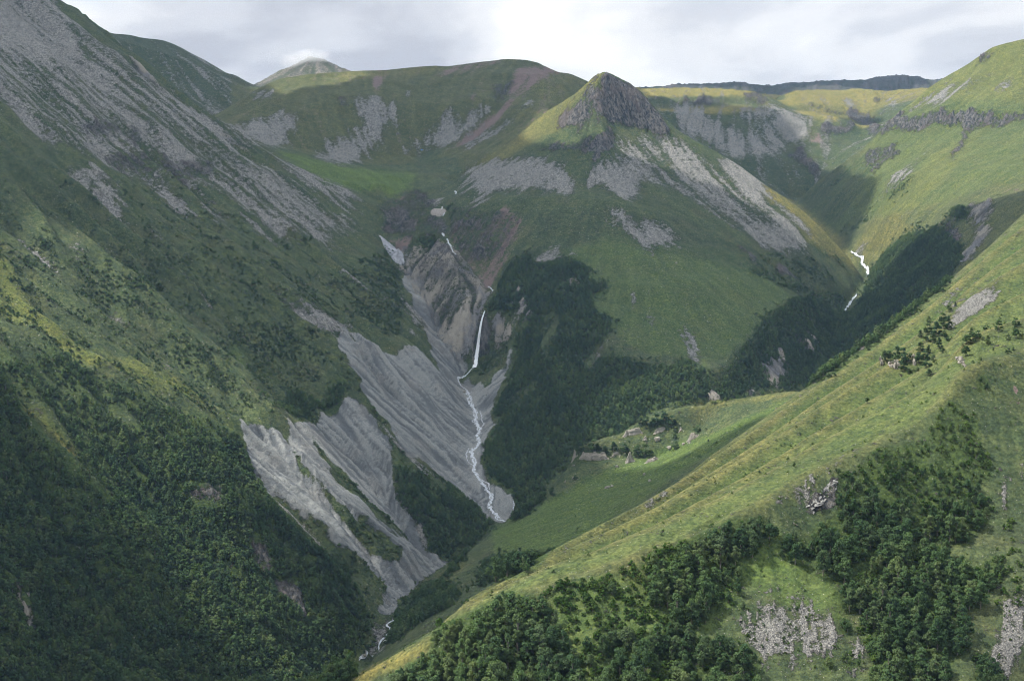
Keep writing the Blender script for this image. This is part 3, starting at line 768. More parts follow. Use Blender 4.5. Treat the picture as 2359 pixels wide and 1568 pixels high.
cover('forest', 6, '0,920 100,900 200,960 260,1060 330,1040 400,900 480,810 560,720 600,650 680,570 820,480 1000,490 1140,590 1220,560 1340,290 1450,150 1550,70 1650,30 1900,60 1960,230 1830,400 1650,560 1450,740 1280,860 1000,1050 850,1110 500,1150 300,1190 200,1200 0,1210', .86)
cover('forest', 6, '480,280 700,320 880,400 1000,430 1190,480 1140,580 900,470 760,400 560,340', .6)
cover('bush', 6, '560,200 700,180 850,210 1000,300 1100,400 1190,470 1000,420 800,330 600,280|900,120 1100,200 1230,380 1150,330 1000,220|1600,0 1750,0 1700,60', .5)
cover('forest', 8, '340,1340 370,1190 400,1080 480,1000 580,910 680,890 720,850 770,860 700,930 780,910 830,980 800,1050 640,1150 500,1220 400,1290|980,740 1080,730 1180,700 1300,710 1430,690 1340,780 1260,840 1100,890 960,940 920,880 910,850 990,800', .97)
cover('forest', 8, '1200,480 1290,420 1400,330 1400,250 1500,140 1580,40 1540,0 980,0 980,130 1140,300 1190,350 1200,400 1160,480', .97)
cover('forest', 8, '1090,495 990,555 880,650 830,720 760,790 720,850 770,860 840,760 900,670 990,580|400,110 480,120 560,180 640,260 800,310 870,320 960,400 1060,490 990,570 900,640 800,690 760,740 640,690 580,580 500,480 400,330 380,200', .9)
cover('forest', 8, '430,0 500,60 620,150 740,220 860,310 800,310 640,220 560,150 440,30', .75)
cover('bush', 8, '830,960 1000,830 920,940 830,1040|600,560 700,640 760,730 640,680', .4)
cover('bush', 5, '0,900 60,980 130,1080 220,1210 330,1350 420,1500 540,1567 430,1567 340,1440 200,1260 80,1160 60,1080 0,1050', .55)
cover('forest', 4, '1860,1200 1950,1120 2020,1090 2110,1150 2180,1190 2200,1080 2300,1050 2359,1080 2359,1120 2310,1210 2200,1230 2130,1280 2000,1330 1930,1300', .85)
cover('bush', 4, '1550,740 1640,680 1750,730 1850,700 1950,710 2060,770 1980,900 2070,940 2020,980 1850,1010 1750,940 1650,840|480,300 700,280 900,320 1130,360 1140,420 930,490 930,560 830,570 740,500 600,400|1180,780 1400,860 1560,1000 1620,1100 1500,1150 1300,1000 1150,880', .8)
cover('bush', 0, '0,560 400,560 780,640 920,700 780,790 700,960 560,990 0,900', .36)
cover('bush', 0, '0,420 500,420 700,520 860,640 780,640 400,560 0,560', .2)
cover('bush', 4, '500,700 900,900 1300,1100 1560,1250 1500,1330 1100,1180 700,950', .4)
cover('bush', 0, '780,640 860,600 925,640 935,740 900,790 850,760|820,600 900,560 930,640', .75)
cover('bush', 'D', '490,920 620,800 800,840 900,900 800,1000 640,1000|940,400 1050,480 1060,600 1000,640', .85)
cover('forest', 'D', '540,920 620,810 800,840 880,900 770,960 640,980', .7)
cover('forest', 3, '1400,1340 1480,1250 1580,1220 1620,1200 1580,1280 1500,1340', .4)
cover('bush', 3, '1250,1450 1400,1320 1350,1450 1280,1567 1150,1567|1050,1220 1200,1150 1100,1250', .4)
cover('forest', 3, '1850,1420 1900,1380 1990,1390 1990,1480 1900,1500|1700,1567 1760,1510 1850,1540', .8)
# near woods
cover('forest', 8, '640,1270 680,1210 860,1140 960,1090 1080,1030 1110,970 1240,990 1390,1010 1450,1080 1500,1200 1560,1300 1600,1400 1640,1567 350,1567 480,1430 620,1380', 1.0)
cover('bush', 8, '1390,950 1700,860 2100,740 2160,680 2359,650 2359,1567 1600,1567 1500,1200', .62)
cover('forest', 8, '2100,740 2160,680 2359,650 2359,1567 2200,1300 2100,1000|1620,1300 1900,1200 2100,1250 2359,1300 2359,1567 1700,1567|1700,980 1850,900 2000,960 1900,1050', .6)
cover('forest', 9, '0,680 150,600 230,530 380,480 600,470 690,560 700,610 620,680 540,720 470,760 440,830 500,920 400,1000 530,1080 480,1110 350,1050 200,1150 150,1260 330,1260 480,1330 540,1390 620,1490 560,1567 0,1567', .92)
cover('forest', 9, '1110,140 1250,150 1300,60 1380,0 1700,0 1720,120 1800,60 1900,20 2100,0 2160,180 2040,280 2140,380 2100,520 1980,680 1850,640 1830,760 1960,740 2000,830 2200,720 2230,850 2150,940 2080,1080 1980,1110 1980,1380 1880,1410 1850,1567 1300,1567 1340,1450 1290,1330 1250,1200 1320,1120 1160,1090 1110,1000 1160,920 1010,900 960,860 950,720 980,640 1080,560 1080,420 1100,280', .97)
cover('forest', 9, '720,740 720,620 830,560 920,590 960,500 1090,470 1070,560 960,680 940,760 860,820 800,800|1000,1400 1090,1370 1090,1500 1000,1500|1130,1390 1250,1340 1270,1470 1150,1500|2000,1560 2050,1400 2130,1370 2200,1480 2200,1567|1100,1180 1200,1150 1220,1250 1120,1270', .9)
cover('forest', 6, '1720,1380 1850,1180 1930,1200 1960,1280 2050,1300 2060,1500 2080,1567 1480,1567 1560,1460 1700,1430|2020,1100 2050,1020 2130,1000 2100,1130', .8)
cover('bush', 9, '1980,420 2200,450 2250,700 2100,1100 2359,1100 2359,600 2200,400', .3)
for k in KINDS:
    MASK[k] = blur(MASK[k], {'scree': 6, 'yellow': 14, 'lush': 14, 'dark': 12, 'forest': 8, 'bush': 4, 'gravel': 2}.get(k, 4))

# ------------------------------------------------------------------ cover of every node, then relief to go with it
TABLE = sight_table(HB)
VIS = visible(HB, TABLE, 6.0)
wob = np.clip(YG / 2500, .25, 1.0)
du = perlin(XG / 31, YG / 31) * 9 + perlin(XG / 9, YG / 9) * 5
dv = perlin(XG / 31 + 50, YG / 31) * 9 + perlin(XG / 9, YG / 9 + 50) * 5
PU, PV = pixel(XG, YG, HB)
iu = np.clip((PU + du * 1.1) / 2, 0, MW - 1).astype(int)
iv = np.clip((PV + dv * 1.1) / 2, 0, MH - 1).astype(int)
inside = (PU > -60) & (PU < 2420) & (PV > -60) & (PV < 1640)
C = {}
for k in KINDS:
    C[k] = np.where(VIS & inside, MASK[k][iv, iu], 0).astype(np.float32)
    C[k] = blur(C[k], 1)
for nm, kk, vv in (('ridge_far', 'dark', 1.0), ('ridge_far', 'rock', .55), ('summit_far', 'soil', .5), ('summit_far', 'slate', .42), ('ridge_left_far', 'dark', .6), ('ridge_left_far', 'scree', .34),
                   ('ridge_left_far', 'soil', .3), ('hill_middle', 'soil', .18), ('plateau', 'scree', .18), ('hill_middle', 'yellow', .22), ('hill_middle', 'dark', .25), ('mountain_right', 'yellow', .15)):
    C[kk] = np.maximum(C[kk], blur((FORM == FORMS.index(nm)).astype(np.float32), 3) * vv)
def smear(a, n):
    acc = a.copy(); ci = IG.astype(np.float32).copy(); cj = JG.astype(np.float32).copy()
    for k in range(n):
        ii = np.clip(ci + .5, 0, NX - 1).astype(int); jj = np.clip(cj + .5, 0, NY - 1).astype(int)
        ci = ci - di[jj, ii]; cj = cj - dj[jj, ii]
        acc += a[np.clip(cj + .5, 0, NY - 1).astype(int), np.clip(ci + .5, 0, NX - 1).astype(int)]
    return acc / (n + 1)


flat_ = np.clip((.36 - np.sqrt(sum(g ** 2 for g in grads(blur(HB, 4))))) / .16, 0, 1)
C['yellow'] = np.maximum(C['yellow'] * np.where(FORM == FORMS.index('plateau'), .15, 1), .95 * flat_ * (FORM == FORMS.index('plateau')) * (PV < 300))
C['scree'] = .45 * C['scree'] + .55 * smear(C['scree'], 9)
C['slate'] = .5 * C['slate'] + .5 * smear(C['slate'], 6)
C['bush'] = np.maximum(C['bush'], np.clip(blur(C['forest'], 12) * 1.5, 0, .55) * (C['forest'] < .35) * (YG > 1000))
C['soil'] = .5 * C['soil'] + .5 * smear(C['soil'], 8)
s2_ = np.sqrt(sum(g ** 2 for g in grads(blur(HB, 2))))
C['rock'] = np.maximum(C['rock'], np.clip((s2_ - 1.0) / .7, 0, 1) * .9 * (((FORM == FORMS.index('peak')) & (PV < 345)) | ((FORM == FORMS.index('mountain_right')) & (PV < 310)) | (FORM == FORMS.index('plateau'))))
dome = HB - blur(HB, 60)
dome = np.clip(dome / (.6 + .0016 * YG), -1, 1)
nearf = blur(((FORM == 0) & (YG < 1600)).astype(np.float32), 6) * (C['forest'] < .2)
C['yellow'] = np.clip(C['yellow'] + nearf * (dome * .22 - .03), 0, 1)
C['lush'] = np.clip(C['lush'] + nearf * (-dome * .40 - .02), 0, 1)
RILL = along(wn0[::-1], 9)
STN = np.clip(STREAK * .42 + RILL * .22, -1, 1)
for k, a in (('scree', .55), ('gravel', .15), ('soil', .35), ('slate', .30), ('rock', .35)):
    m = C[k]
    C[k] = np.clip(m + STN * a * np.where(m > .05, 1, 0) * (1 - np.abs(m - .5) * .8), 0, 1)

R1 = fbm(XG / 210, YG / 210, 4)
R2 = fbm(XG / 46, YG / 46, 4)
R3 = fbm(XG / 15, YG / 15, 3, .6)
RR = fbm(XG / 30, YG / 30, 4, .6, True)
far = np.clip(YG / 3000, .15, 1.6)
steep = np.clip(slope / .6, 0, 1.3)
isleft = (FORM == FORMS.index('mountain_left')).astype(np.float32)
near = (FORM == 0).astype(np.float32)
isleft = blur(isleft, 10); near = blur(near, 6)
amp_rib = 1.7 * far * steep + 5.5 * isleft
rel = RIBS * amp_rib * (1 - near) + RIBS * near * .7
rel += R1 * 10 * far * (1 - near) + R2 * 3.8 * far * (1 - .5 * near) + R3 * .55 * np.clip(far, .2, 1)
rel += C['rock'] * (RR * 13 + STREAK * 4.0 + RILL * 1.2 + R3 * 3) * np.clip(far, .3, 1.2)
rel += C['slate'] * (STREAK * 3.6 + RILL * 2.2 + RR * 15 + fbm(XG / 13, YG / 13, 3, .6, True) * 7) * np.clip(far, .3, 1.0)
rel += C['gravel'] * (STREAK * 1.3 + RILL * .9 + R3 * 1.6 + RR * 3 + RIBS * .8 - 1.5)
rel += C['scree'] * (R3 * .8)
rel += C['bush'] * R3 * .5
# keep the water courses and the skyline crests where they are
calm = np.ones((NY, NX), np.float32)
for crs in (STREAM, UPPER, RSTREAM):
    p = resample([place(*q) for q in crs], 400)
    ci, cj = grid_index(p[:, 0], p[:, 1])
    m = (ci > 1) & (ci < NX - 2) & (cj > 1) & (cj < NY - 2)
    calm[np.rint(cj[m]).astype(int), np.rint(ci[m]).astype(int)] = -6.0
crest = np.zeros((NY, NX), np.float32)
for f, p in LINES:
    if len(p) > 9 and FORMS[f] in ('peak', 'hill_middle', 'mountain_right', 'ridge_left_far', 'hillside_near'):
        q = resample(p, 500)
        ci, cj = grid_index(q[:, 0], q[:, 1])
        m = (ci > 1) & (ci < NX - 2) & (cj > 1) & (cj < NY - 2)
        crest[np.rint(cj[m]).astype(int), np.rint(ci[m]).astype(int)] = 5.0
crest = 1 - .75 * np.clip(blur(crest, 8), 0, 1)
calm = np.clip(blur(calm, 6), .12, 1) * crest
H = (HB + rel * calm).astype(np.float32)
TABLE = sight_table(H)
VIS = visible(H, TABLE, 3.0)
PU, PV = pixel(XG, YG, H)
# ------------------------------------------------------------------ materials
def new_mat(name):
    m = bpy.data.materials.new(name)
    m.use_nodes = True
    t = m.node_tree
    for n in list(t.nodes):
        t.nodes.remove(n)
    out = N(t, 'ShaderNodeOutputMaterial')
    bs = N(t, 'ShaderNodeBsdfPrincipled', inp={'Roughness': .9, 'Specular IOR Level': .15})
    L(t, bs.outputs[0], out.inputs[0])
    return m, t, bs, out


def smooth(t, x, a, b):
    mr = N(t, 'ShaderNodeMapRange', interpolation_type='SMOOTHSTEP', inp={1: a, 2: b, 3: 0.0, 4: 1.0})
    L(t, x, mr.inputs[0])
    return mr.outputs[0]


def ground_material():
    m, t, bs, out = new_mat('mountain_ground')
    pos = N(t, 'ShaderNodeNewGeometry').outputs['Position']
    att = []
    for nm in ('cover_a', 'cover_b', 'cover_c', 'cover_d'):
        a = N(t, 'ShaderNodeAttribute', attribute_name=nm)
        s = N(t, 'ShaderNodeSeparateColor')
        L(t, a.outputs['Color'], s.inputs[0])
        att += [s.outputs[0], s.outputs[1], s.outputs[2], a.outputs['Alpha']]
    scree, rock, soil, slate, gravel, yellow, lush, dark, streak, forest, bush, close, rill, dome_, _q, _r = att
    vs = N(t, 'ShaderNodeVectorMath', operation='SCALE')
    L(t, pos, vs.inputs[0]); L(t, math_n(t, 'ADD', 1.0, math_n(t, 'MULTIPLY', close, 2.2)), vs.inputs['Scale'])
    spos = vs.outputs[0]
    nbig = noise_tex(t, pos, .018, 3, .6)
    nmid = noise_tex(t, pos, .09, 4, .62)
    nfin = noise_tex(t, pos, .55, 3, .65)
    # stones of two sizes
    v1 = N(t, 'ShaderNodeTexVoronoi', inp={'Scale': .42, 'Randomness': 1.0}); L(t, spos, v1.inputs['Vector'])
    v2 = N(t, 'ShaderNodeTexVoronoi', inp={'Scale': 1.0, 'Randomness': 1.0}); L(t, spos, v2.inputs['Vector'])
    s1 = N(t, 'ShaderNodeSeparateColor'); L(t, v1.outputs['Color'], s1.inputs[0])
    s2 = N(t, 'ShaderNodeSeparateColor'); L(t, v2.outputs['Color'], s2.inputs[0])
    # grass
    g = mix_rgb(t, smooth(t, nmid, .35, .68), (.052, .076, .036), (.088, .110, .048))
    g = mix_rgb(t, math_n(t, 'MULTIPLY', smooth(t, nbig, .46, .68), .5), g, (.088, .090, .046))
    g = mix_rgb(t, math_n(t, 'MULTIPLY', smooth(t, noise_tex(t, pos, .034, 4, .6), .50, .64), .55), g, (.040, .062, .034))
    g = mix_rgb(t, math_n(t, 'MULTIPLY', yellow, .9), g, mix_rgb(t, smooth(t, nmid, .35, .7), (.190, .178, .050), (.290, .232, .072)))
    g = mix_rgb(t, math_n(t, 'MULTIPLY', lush, .8), g, mix_rgb(t, nmid, (.075, .140, .030), (.120, .165, .038)))
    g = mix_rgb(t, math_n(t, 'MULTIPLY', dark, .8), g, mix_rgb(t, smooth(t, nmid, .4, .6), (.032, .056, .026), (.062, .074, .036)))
    g = mix_rgb(t, 1.0, g, mix_rgb(t, smooth(t, streak, .2, .8), (.87, .89, .90), (1.10, 1.08, 1.05)), 'MULTIPLY')
    # dark dots of low scrub, seldom a pale stone
    dots = math_n(t, 'MULTIPLY', smooth(t, noise_tex(t, pos, .26, 3, .6), .56, .66), math_n(t, 'ADD', math_n(t, 'MULTIPLY', bush, 1.4, True), .30, True), True)
    g = mix_rgb(t, dots, g, (.026, .046, .018))
    g = mix_rgb(t, math_n(t, 'MULTIPLY', forest, .9), g, mix_rgb(t, nfin, (.022, .044, .014), (.065, .095, .028)))
    peb = math_n(t, 'MULTIPLY', smooth(t, math_n(t, 'ADD', s1.outputs[1], math_n(t, 'MULTIPLY', nbig, .06)), .995, 1.005), smooth(t, v1.outputs['Distance'], .42, .30))
    g = mix_rgb(t, math_n(t, 'MULTIPLY', peb, .7), g, (.30, .29, .27))
    g = mix_rgb(t, 1.0, g, mix_rgb(t, smooth(t, nfin, .3, .7), (.60, .63, .66), (1.30, 1.26, 1.18)), 'MULTIPLY')
    nspk = noise_tex(t, pos, .30, 4, .72)
    g = mix_rgb(t, math_n(t, 'SUBTRACT', 1.0, math_n(t, 'MULTIPLY', close, .45)), g, mix_rgb(t, 1.0, g, mix_rgb(t, smooth(t, nspk, .38, .62), (.62, .68, .70), (1.30, 1.24, 1.16)), 'MULTIPLY'))
    col = g
    nn = math_n(t, 'ADD', math_n(t, 'MULTIPLY', noise_tex(t, pos, .13, 5, .68), .65), math_n(t, 'MULTIPLY', nfin, .35))
    nn = math_n(t, 'MULTIPLY', math_n(t, 'SUBTRACT', nn, .5), 2.0)

    def lay(col, mask, c, w=1.5, lo=.36, hi=.66):
        e = math_n(t, 'ADD', mask, math_n(t, 'MULTIPLY', nn, w))
        f = smooth(t, e, lo, hi)
        return mix_rgb(t, f, col, c), f

    so = mix_rgb(t, nmid, (.130, .088, .078), (.215, .165, .150))
    so = mix_rgb(t, 1.0, so, mix_rgb(t, s2.outputs[0], (.75, .75, .75), (1.2, 1.2, 1.2)), 'MULTIPLY')
    col, f1 = lay(col, soil, so)
    gr = mix_rgb(t, smooth(t, math_n(t, 'ADD', math_n(t, 'MULTIPLY', streak, .5), math_n(t, 'MULTIPLY', rill, .5)), .30, .72), (.128, .137, .142), (.272, .280, .270))
    gr = mix_rgb(t, math_n(t, 'MULTIPLY', smooth(t, nbig, .5, .7), .4), gr, (.250, .235, .215))
    gr = mix_rgb(t, 1.0, gr, mix_rgb(t, s2.outputs[1], (.80, .80, .82), (1.16, 1.16, 1.14)), 'MULTIPLY')
    col, f2 = lay(col, gravel, gr, 1.0)
    sc = mix_rgb(t, s1.outputs[0], (.140, .138, .133), (.335, .325, .300))
    sc = mix_rgb(t, math_n(t, 'MULTIPLY', smooth(t, nmid, .5, .7), .35), sc, (.280, .285, .235))
    sc = mix_rgb(t, 1.0, sc, mix_rgb(t, s2.outputs[2], (.50, .50, .52), (1.38, 1.38, 1.35)), 'MULTIPLY')
    sc = mix_rgb(t, .35, sc, mix_rgb(t, smooth(t, v1.outputs['Distance'], .35, .75), (1.05, 1.05, 1.05), (.58, .58, .60)), 'MULTIPLY')
    col, f3 = lay(col, scree, sc, 1.9)
    sl = mix_rgb(t, smooth(t, streak, .25, .75), (.088, .087, .083), (.325, .298, .250))
    sl = mix_rgb(t, smooth(t, nbig, .45, .65), sl, mix_rgb(t, nfin, (.13, .13, .14), (.26, .255, .25)))
    sl = mix_rgb(t, 1.0, sl, mix_rgb(t, nfin, (.6, .6, .6), (1.35, 1.35, 1.35)), 'MULTIPLY')
    col, f4 = lay(col, slate, sl, 1.5)
    # banded cliff rock, columns down the fall line; shading contrast painted into the colour
    mp = N(t, 'ShaderNodeMapping', inp={'Scale': (.22, .22, .045)}); L(t, pos, mp.inputs[0])
    ncol = noise_tex(t, mp.outputs[0], 1.0, 6, .65)
    rk = ramp(t, ncol, [(.34, (.020, .021, .023)), (.45, (.055, .055, .057)), (.55, (.125, .120, .114)), (.66, (.20, .185, .165)), (.74, (.28, .255, .22))])
    rk = mix_rgb(t, math_n(t, 'MULTIPLY', smooth(t, nbig, .48, .62), .5), rk, (.125, .100, .092))
    col, f5 = lay(col, rock, rk, 1.9)
    L(t, col, bs.inputs['Base Color'])
    bs.inputs['Roughness'].default_value = .95
    # relief too small for the mesh
    hs = math_n(t, 'MULTIPLY', math_n(t, 'SUBTRACT', 1.0, v1.outputs['Distance']), math_n(t, 'MULTIPLY', f3, 1.5))
    h2 = math_n(t, 'MULTIPLY', math_n(t, 'SUBTRACT', 1.0, v2.outputs['Distance']), math_n(t, 'MULTIPLY', math_n(t, 'MAXIMUM', f3, f2), .45))
    h3 = math_n(t, 'MULTIPLY', ncol, math_n(t, 'ADD', math_n(t, 'MULTIPLY', f5, 7.0), math_n(t, 'MULTIPLY', f4, 3.0)))
    zc = N(t, 'ShaderNodeSeparateXYZ'); L(t, pos, zc.inputs[0])
    tracks = math_n(t, 'SINE', math_n(t, 'ADD', math_n(t, 'MULTIPLY', zc.outputs[2], 1.9), math_n(t, 'MULTIPLY', nmid, 22.0)))
    h5 = math_n(t, 'MULTIPLY', noise_tex(t, pos, .22, 5, .62), math_n(t, 'MULTIPLY', math_n(t, 'MAXIMUM', math_n(t, 'MAXIMUM', f2, f3), f4), 5.0))
    h4 = math_n(t, 'ADD', math_n(t, 'ADD', h5, math_n(t, 'MULTIPLY', tracks, .12)), math_n(t, 'ADD', math_n(t, 'MULTIPLY', nfin, 1.1), math_n(t, 'MULTIPLY', noise_tex(t, pos, 1.9, 3, .6), .4)))
    hh = math_n(t, 'ADD', math_n(t, 'ADD', hs, h2), math_n(t, 'ADD', h3, h4))
    bp = N(t, 'ShaderNodeBump', inp={'Strength': .8, 'Distance': 1.0})
    L(t, hh, bp.inputs['Height'])
    L(t, bp.outputs[0], bs.inputs['Normal'])
    return m


MAT_GROUND = ground_material()

# ------------------------------------------------------------------ ground meshes, one per landform
ATT = {'cover_d': np.stack([np.clip(RILL * .25 + .5, 0, 1), dome * .5 + .5, np.zeros_like(H), np.zeros_like(H)], -1),
       'cover_a': np.stack([C['scree'], C['rock'], C['soil'], C['slate']], -1),
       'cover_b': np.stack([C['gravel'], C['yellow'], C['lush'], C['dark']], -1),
       'cover_c': np.stack([np.clip(STREAK * .25 + .5, 0, 1), C['forest'], C['bush'], blur(((FORM == 0) & (YG < 1500)).astype(np.float32), 8)], -1)}
CO = np.stack([XG, YG, H], -1).reshape(-1, 3).astype(np.float32)
QA = (JG[:-1, :-1] * NX + IG[:-1, :-1]).ravel()
QF = FORM[:-1, :-1].ravel()


def fast_mesh(name, co, faces, mat=None, shade_smooth=True, k=4):
    me = bpy.data.meshes.new(name)
    co = np.ascontiguousarray(co, np.float32); faces = np.ascontiguousarray(faces, np.int32)
    me.vertices.add(len(co)); me.vertices.foreach_set('co', co.ravel())
    me.loops.add(faces.size); me.loops.foreach_set('vertex_index', faces.ravel())
    me.polygons.add(len(faces))
    me.polygons.foreach_set('loop_start', np.arange(len(faces), dtype=np.int32) * k)
    if shade_smooth:
        me.polygons.foreach_set('use_smooth', np.ones(len(faces), bool))
    me.update(calc_edges=True)
    if mat:
        me.materials.append(mat)
    return me


def put(name, me, parent=None):
    o = bpy.data.objects.new(name, me)
    COL.objects.link(o)
    if parent:
        o.parent = parent
    return o


def tag(o, label=None, cat=None, group=None, kind=None):
    for k, v in (('label', label), ('category', cat), ('group', group), ('kind', kind)):
        if v:
            o[k] = v
    return o


FORM_LABEL = {'hillside_near': 'near grassy spur with ribbed face, woods and stony patches', 'terrace': 'green meadow terrace above the gorge with a pale cliff band',
              'mountain_left': 'great left mountainside with grey scree above and woods below', 'peak': 'pointed peak with dark cliffs above scree aprons and meadow',
              'hill_middle': 'broad rounded hill with grey scree streaks behind the peak', 'ridge_left_far': 'dark far ridge behind the left mountain',
              'summit_far': 'distant pale summit with its top in cloud', 'mountain_right': 'sunlit right mountainside with a band of cliffs',
              'plateau': 'yellow grass plateau with scree bowl beyond the peak', 'ridge_far': 'far blue ridge on the skyline', 'valley': 'gorge floor and stream bed below the waterfall'}
for f, nm in enumerate(FORMS):
    sel = QF == f
    a = QA[sel]
    fc = np.stack([a, a + 1, a + NX + 1, a + NX], 1)
    used = np.unique(fc)
    remap = np.zeros(NX * NY, np.int64); remap[used] = np.arange(len(used))
    me = fast_mesh(nm, CO[used], remap[fc], MAT_GROUND)
    for k, arr in ATT.items():
        at = me.attributes.new(k, 'FLOAT_COLOR', 'POINT')
        at.data.foreach_set('color', np.ascontiguousarray(arr.reshape(-1, 4)[used], np.float32).ravel())
    o = put(nm, me)
    tag(o, FORM_LABEL[nm], kind='structure')

# ------------------------------------------------------------------ water
def water_material(name, foam):
    m, t, bs, out = new_mat(name)
    pos = N(t, 'ShaderNodeNewGeometry').outputs['Position']
    n = noise_tex(t, pos, .35, 5, .65, .4)
    f = smooth(t, n, foam - .12, foam + .06)
    L(t, mix_rgb(t, f, (.12, .13, .145), (.52, .55, .58)), bs.inputs['Base Color'])
    L(t, mix_rgb(t, f, (.12, .12, .12), (.7, .7, .7)), bs.inputs['Roughness'])
    bs.inputs['Specular IOR Level'].default_value = .5
    bp = N(t, 'ShaderNodeBump', inp={'Strength': .6, 'Distance': .6}); L(t, n, bp.inputs['Height']); L(t, bp.outputs[0], bs.inputs['Normal'])
    return m


MAT_WATER = water_material('stream_water', .47)


def smooth_path(pts, n, wob=0.0, seed=0):
    p = resample(pts, n)
    q = p.copy()
    for _ in range(max(2, n // 60)):
        q[1:-1] = (q[:-2] + 2 * q[1:-1] + q[2:]) / 4
    if wob:
        s = np.linspace(0, n / 9.0, n)
        d = np.gradient(q[:, :2], axis=0); d /= np.linalg.norm(d, axis=1)[:, None] + 1e-9
        w = (perlin(s + seed * 7.7, s * 0 + seed) * 1.6 + perlin(s * 2.7, s * 0 + 3 + seed)) * wob
        q[:, 0] += -d[:, 1] * w; q[:, 1] += d[:, 0] * w
    return q


def ribbon(name, path, width, lift=.5, seed=0, mat=None):
    width = width * .55
    """a shallow, slightly domed strip of running water lying on the ground"""
    n = len(path)
    d = np.gradient(path[:, :2], axis=0); d /= np.linalg.norm(d, axis=1)[:, None] + 1e-9
    s = np.arange(n) * .23 + seed * 11
    w = width * (1 + .9 * perlin(s, s * 0 + seed + .3) + .6 * perlin(s * 2.9, s * 0 + 5.2))
    across = np.array([-.5, -.25, 0, .25, .5])
    x = path[:, 0:1] - d[:, 1:2] * across * w[:, None]
    y = path[:, 1:2] + d[:, 0:1] * across * w[:, None]
    z = height(path[:, 0], path[:, 1])[:, None] * np.ones(5)
    z = np.maximum(z - .3, height(x, y)) + lift - np.abs(across) * .5
    co = np.stack([x, y, z], -1).reshape(-1, 3)
    a = (np.arange(n - 1)[:, None] * 5 + np.arange(4)).ravel()
    fc = np.stack([a, a + 1, a + 6, a + 5], 1)
    return put(name, fast_mesh(name, co, fc, mat or MAT_WATER))


def gpath(tile, txt):
    return np.array([hit(u, v) for u, v in tl(tile, txt)])


ob = ribbon('stream', smooth_path(gpath(5, '925,960 880,990 850,1020 810,1040 825,1075 870,1110 890,1150 880,1180 915,1230 940,1270 930,1310 965,1370 940,1410 955,1450 950,1490 905,1520 905,1560'), 160, 2.0, 1), 6.0)
tag(ob, 'white stream running down from the waterfall over grey gravel', kind='structure')
ob = ribbon('stream', smooth_path(gpath(8, '905,0 900,40 935,90 915,130 930,175 960,215 990,250 1020,290 1045,330 1015,385 1050,430 1090,470 1130,492'), 130, 2.0, 2), 5.5)
tag(ob, 'lower white stream winding through the gravel to the meadow edge', kind='structure')
for k in range(2):
    ob = ribbon('stream', smooth_path(gpath(5, '880,1120 895,1160 905,1220 930,1270 925,1320 950,1370 945,1420 950,1480 900,1530 905,1560'), 150, (5.0, 6.5)[k], 21 + k), 3.4)
    tag(ob, ('left strand of the braided stream below the waterfall', 'right strand of the braided stream below the waterfall')[k], kind='structure')
    ob = ribbon('stream', smooth_path(gpath(8, '895,20 915,90 925,160 965,220 1010,280 1035,340 1025,390 1060,440 1110,485'), 120, (4.5, 6.0)[k], 24 + k), 3.0)
    tag(ob, ('left strand of the lower braided stream', 'right strand of the lower braided stream')[k], kind='structure')
for k, p in enumerate(('885,0 865,40 880,90 905,110', '950,200 985,220 1020,240 1025,280', '1180,340 1190,370 1185,410')):
    ob = ribbon('stream', smooth_path(gpath(8, p), 40, 1.0, 5 + k), 2.6)
    tag(ob, ('thin braid beside the stream above the forest edge', 'thin braid at the bend of the gravel stream', 'thin side channel at the wood by the meadow edge')[k], kind='structure')
ob = ribbon('stream', smooth_path(gpath(5, '930,1420 960,1380 985,1340 970,1290 960,1250'), 50, 1.2, 3), 2.6)
tag(ob, 'thin braid right of the stream below the waterfall', kind='structure')
ob = ribbon('stream', smooth_path(gpath('G', '600,945 540,965 460,1010 500,1040 560,1055 510,1130 450,1190 400,1245 470,1270 500,1200'), 70, 1.5, 4), 4.6)
tag(ob, 'white rapids among boulders at the bottom of the gorge', kind='structure')
ob = ribbon('stream', smooth_path(gpath('G', '310,1420 200,1465 120,1475'), 24, .6, 9), 4.0)
tag(ob, 'short white water at the lowest bend of the gorge', kind='structure')
ob = ribbon('stream', smooth_path(gpath(6, '1190,180 1230,205 1270,230 1265,260 1300,290 1310,320 1305,350'), 60, 1.5, 6), 8.5, 1.2)
tag(ob, 'broad white torrent in the right gorge in sunlight', kind='structure')
ob = ribbon('stream', smooth_path(gpath(6, '1235,465 1205,500 1180,540 1150,580'), 40, 1.2, 7), 6.5, 1.2)
tag(ob, 'lower white torrent in the right gorge above the woods', kind='structure')
for k, p in enumerate(('905,790 920,810 930,830|970,865 990,890 985,920 1010,950 1025,990 1050,1035 1090,1080|1190,1490').split('|')[:2]):
    ob = ribbon('stream', smooth_path(gpath('D', p), 40, .8, 8 + k), 6.0, 1.2)
    tag(ob, ('small white cascade above the rock spur', 'white cascade beside the tan rock spur')[k], kind='structure')
ob = ribbon('stream', smooth_path(gpath('D', '1075,220 1095,240 1090,260'), 20, .5, 12), 7.0, 1.0)
tag(ob, 'topmost white bend of the stream below the scree', kind='structure')
ob = ribbon('stream', smooth_path(gpath('D', '905,430 900,460 940,510 915,560'), 30, .5, 13), 5.0, 1.0)
tag(ob, 'white stream beside the dirty snow patch', kind='structure')
ob = ribbon('stream', smooth_path(gpath('E', '1190,220 1240,250 1270,290 1285,310'), 24, .4, 14), 3.5, 1.0)
tag(ob, 'small white chute above the waterfall', kind='structure')

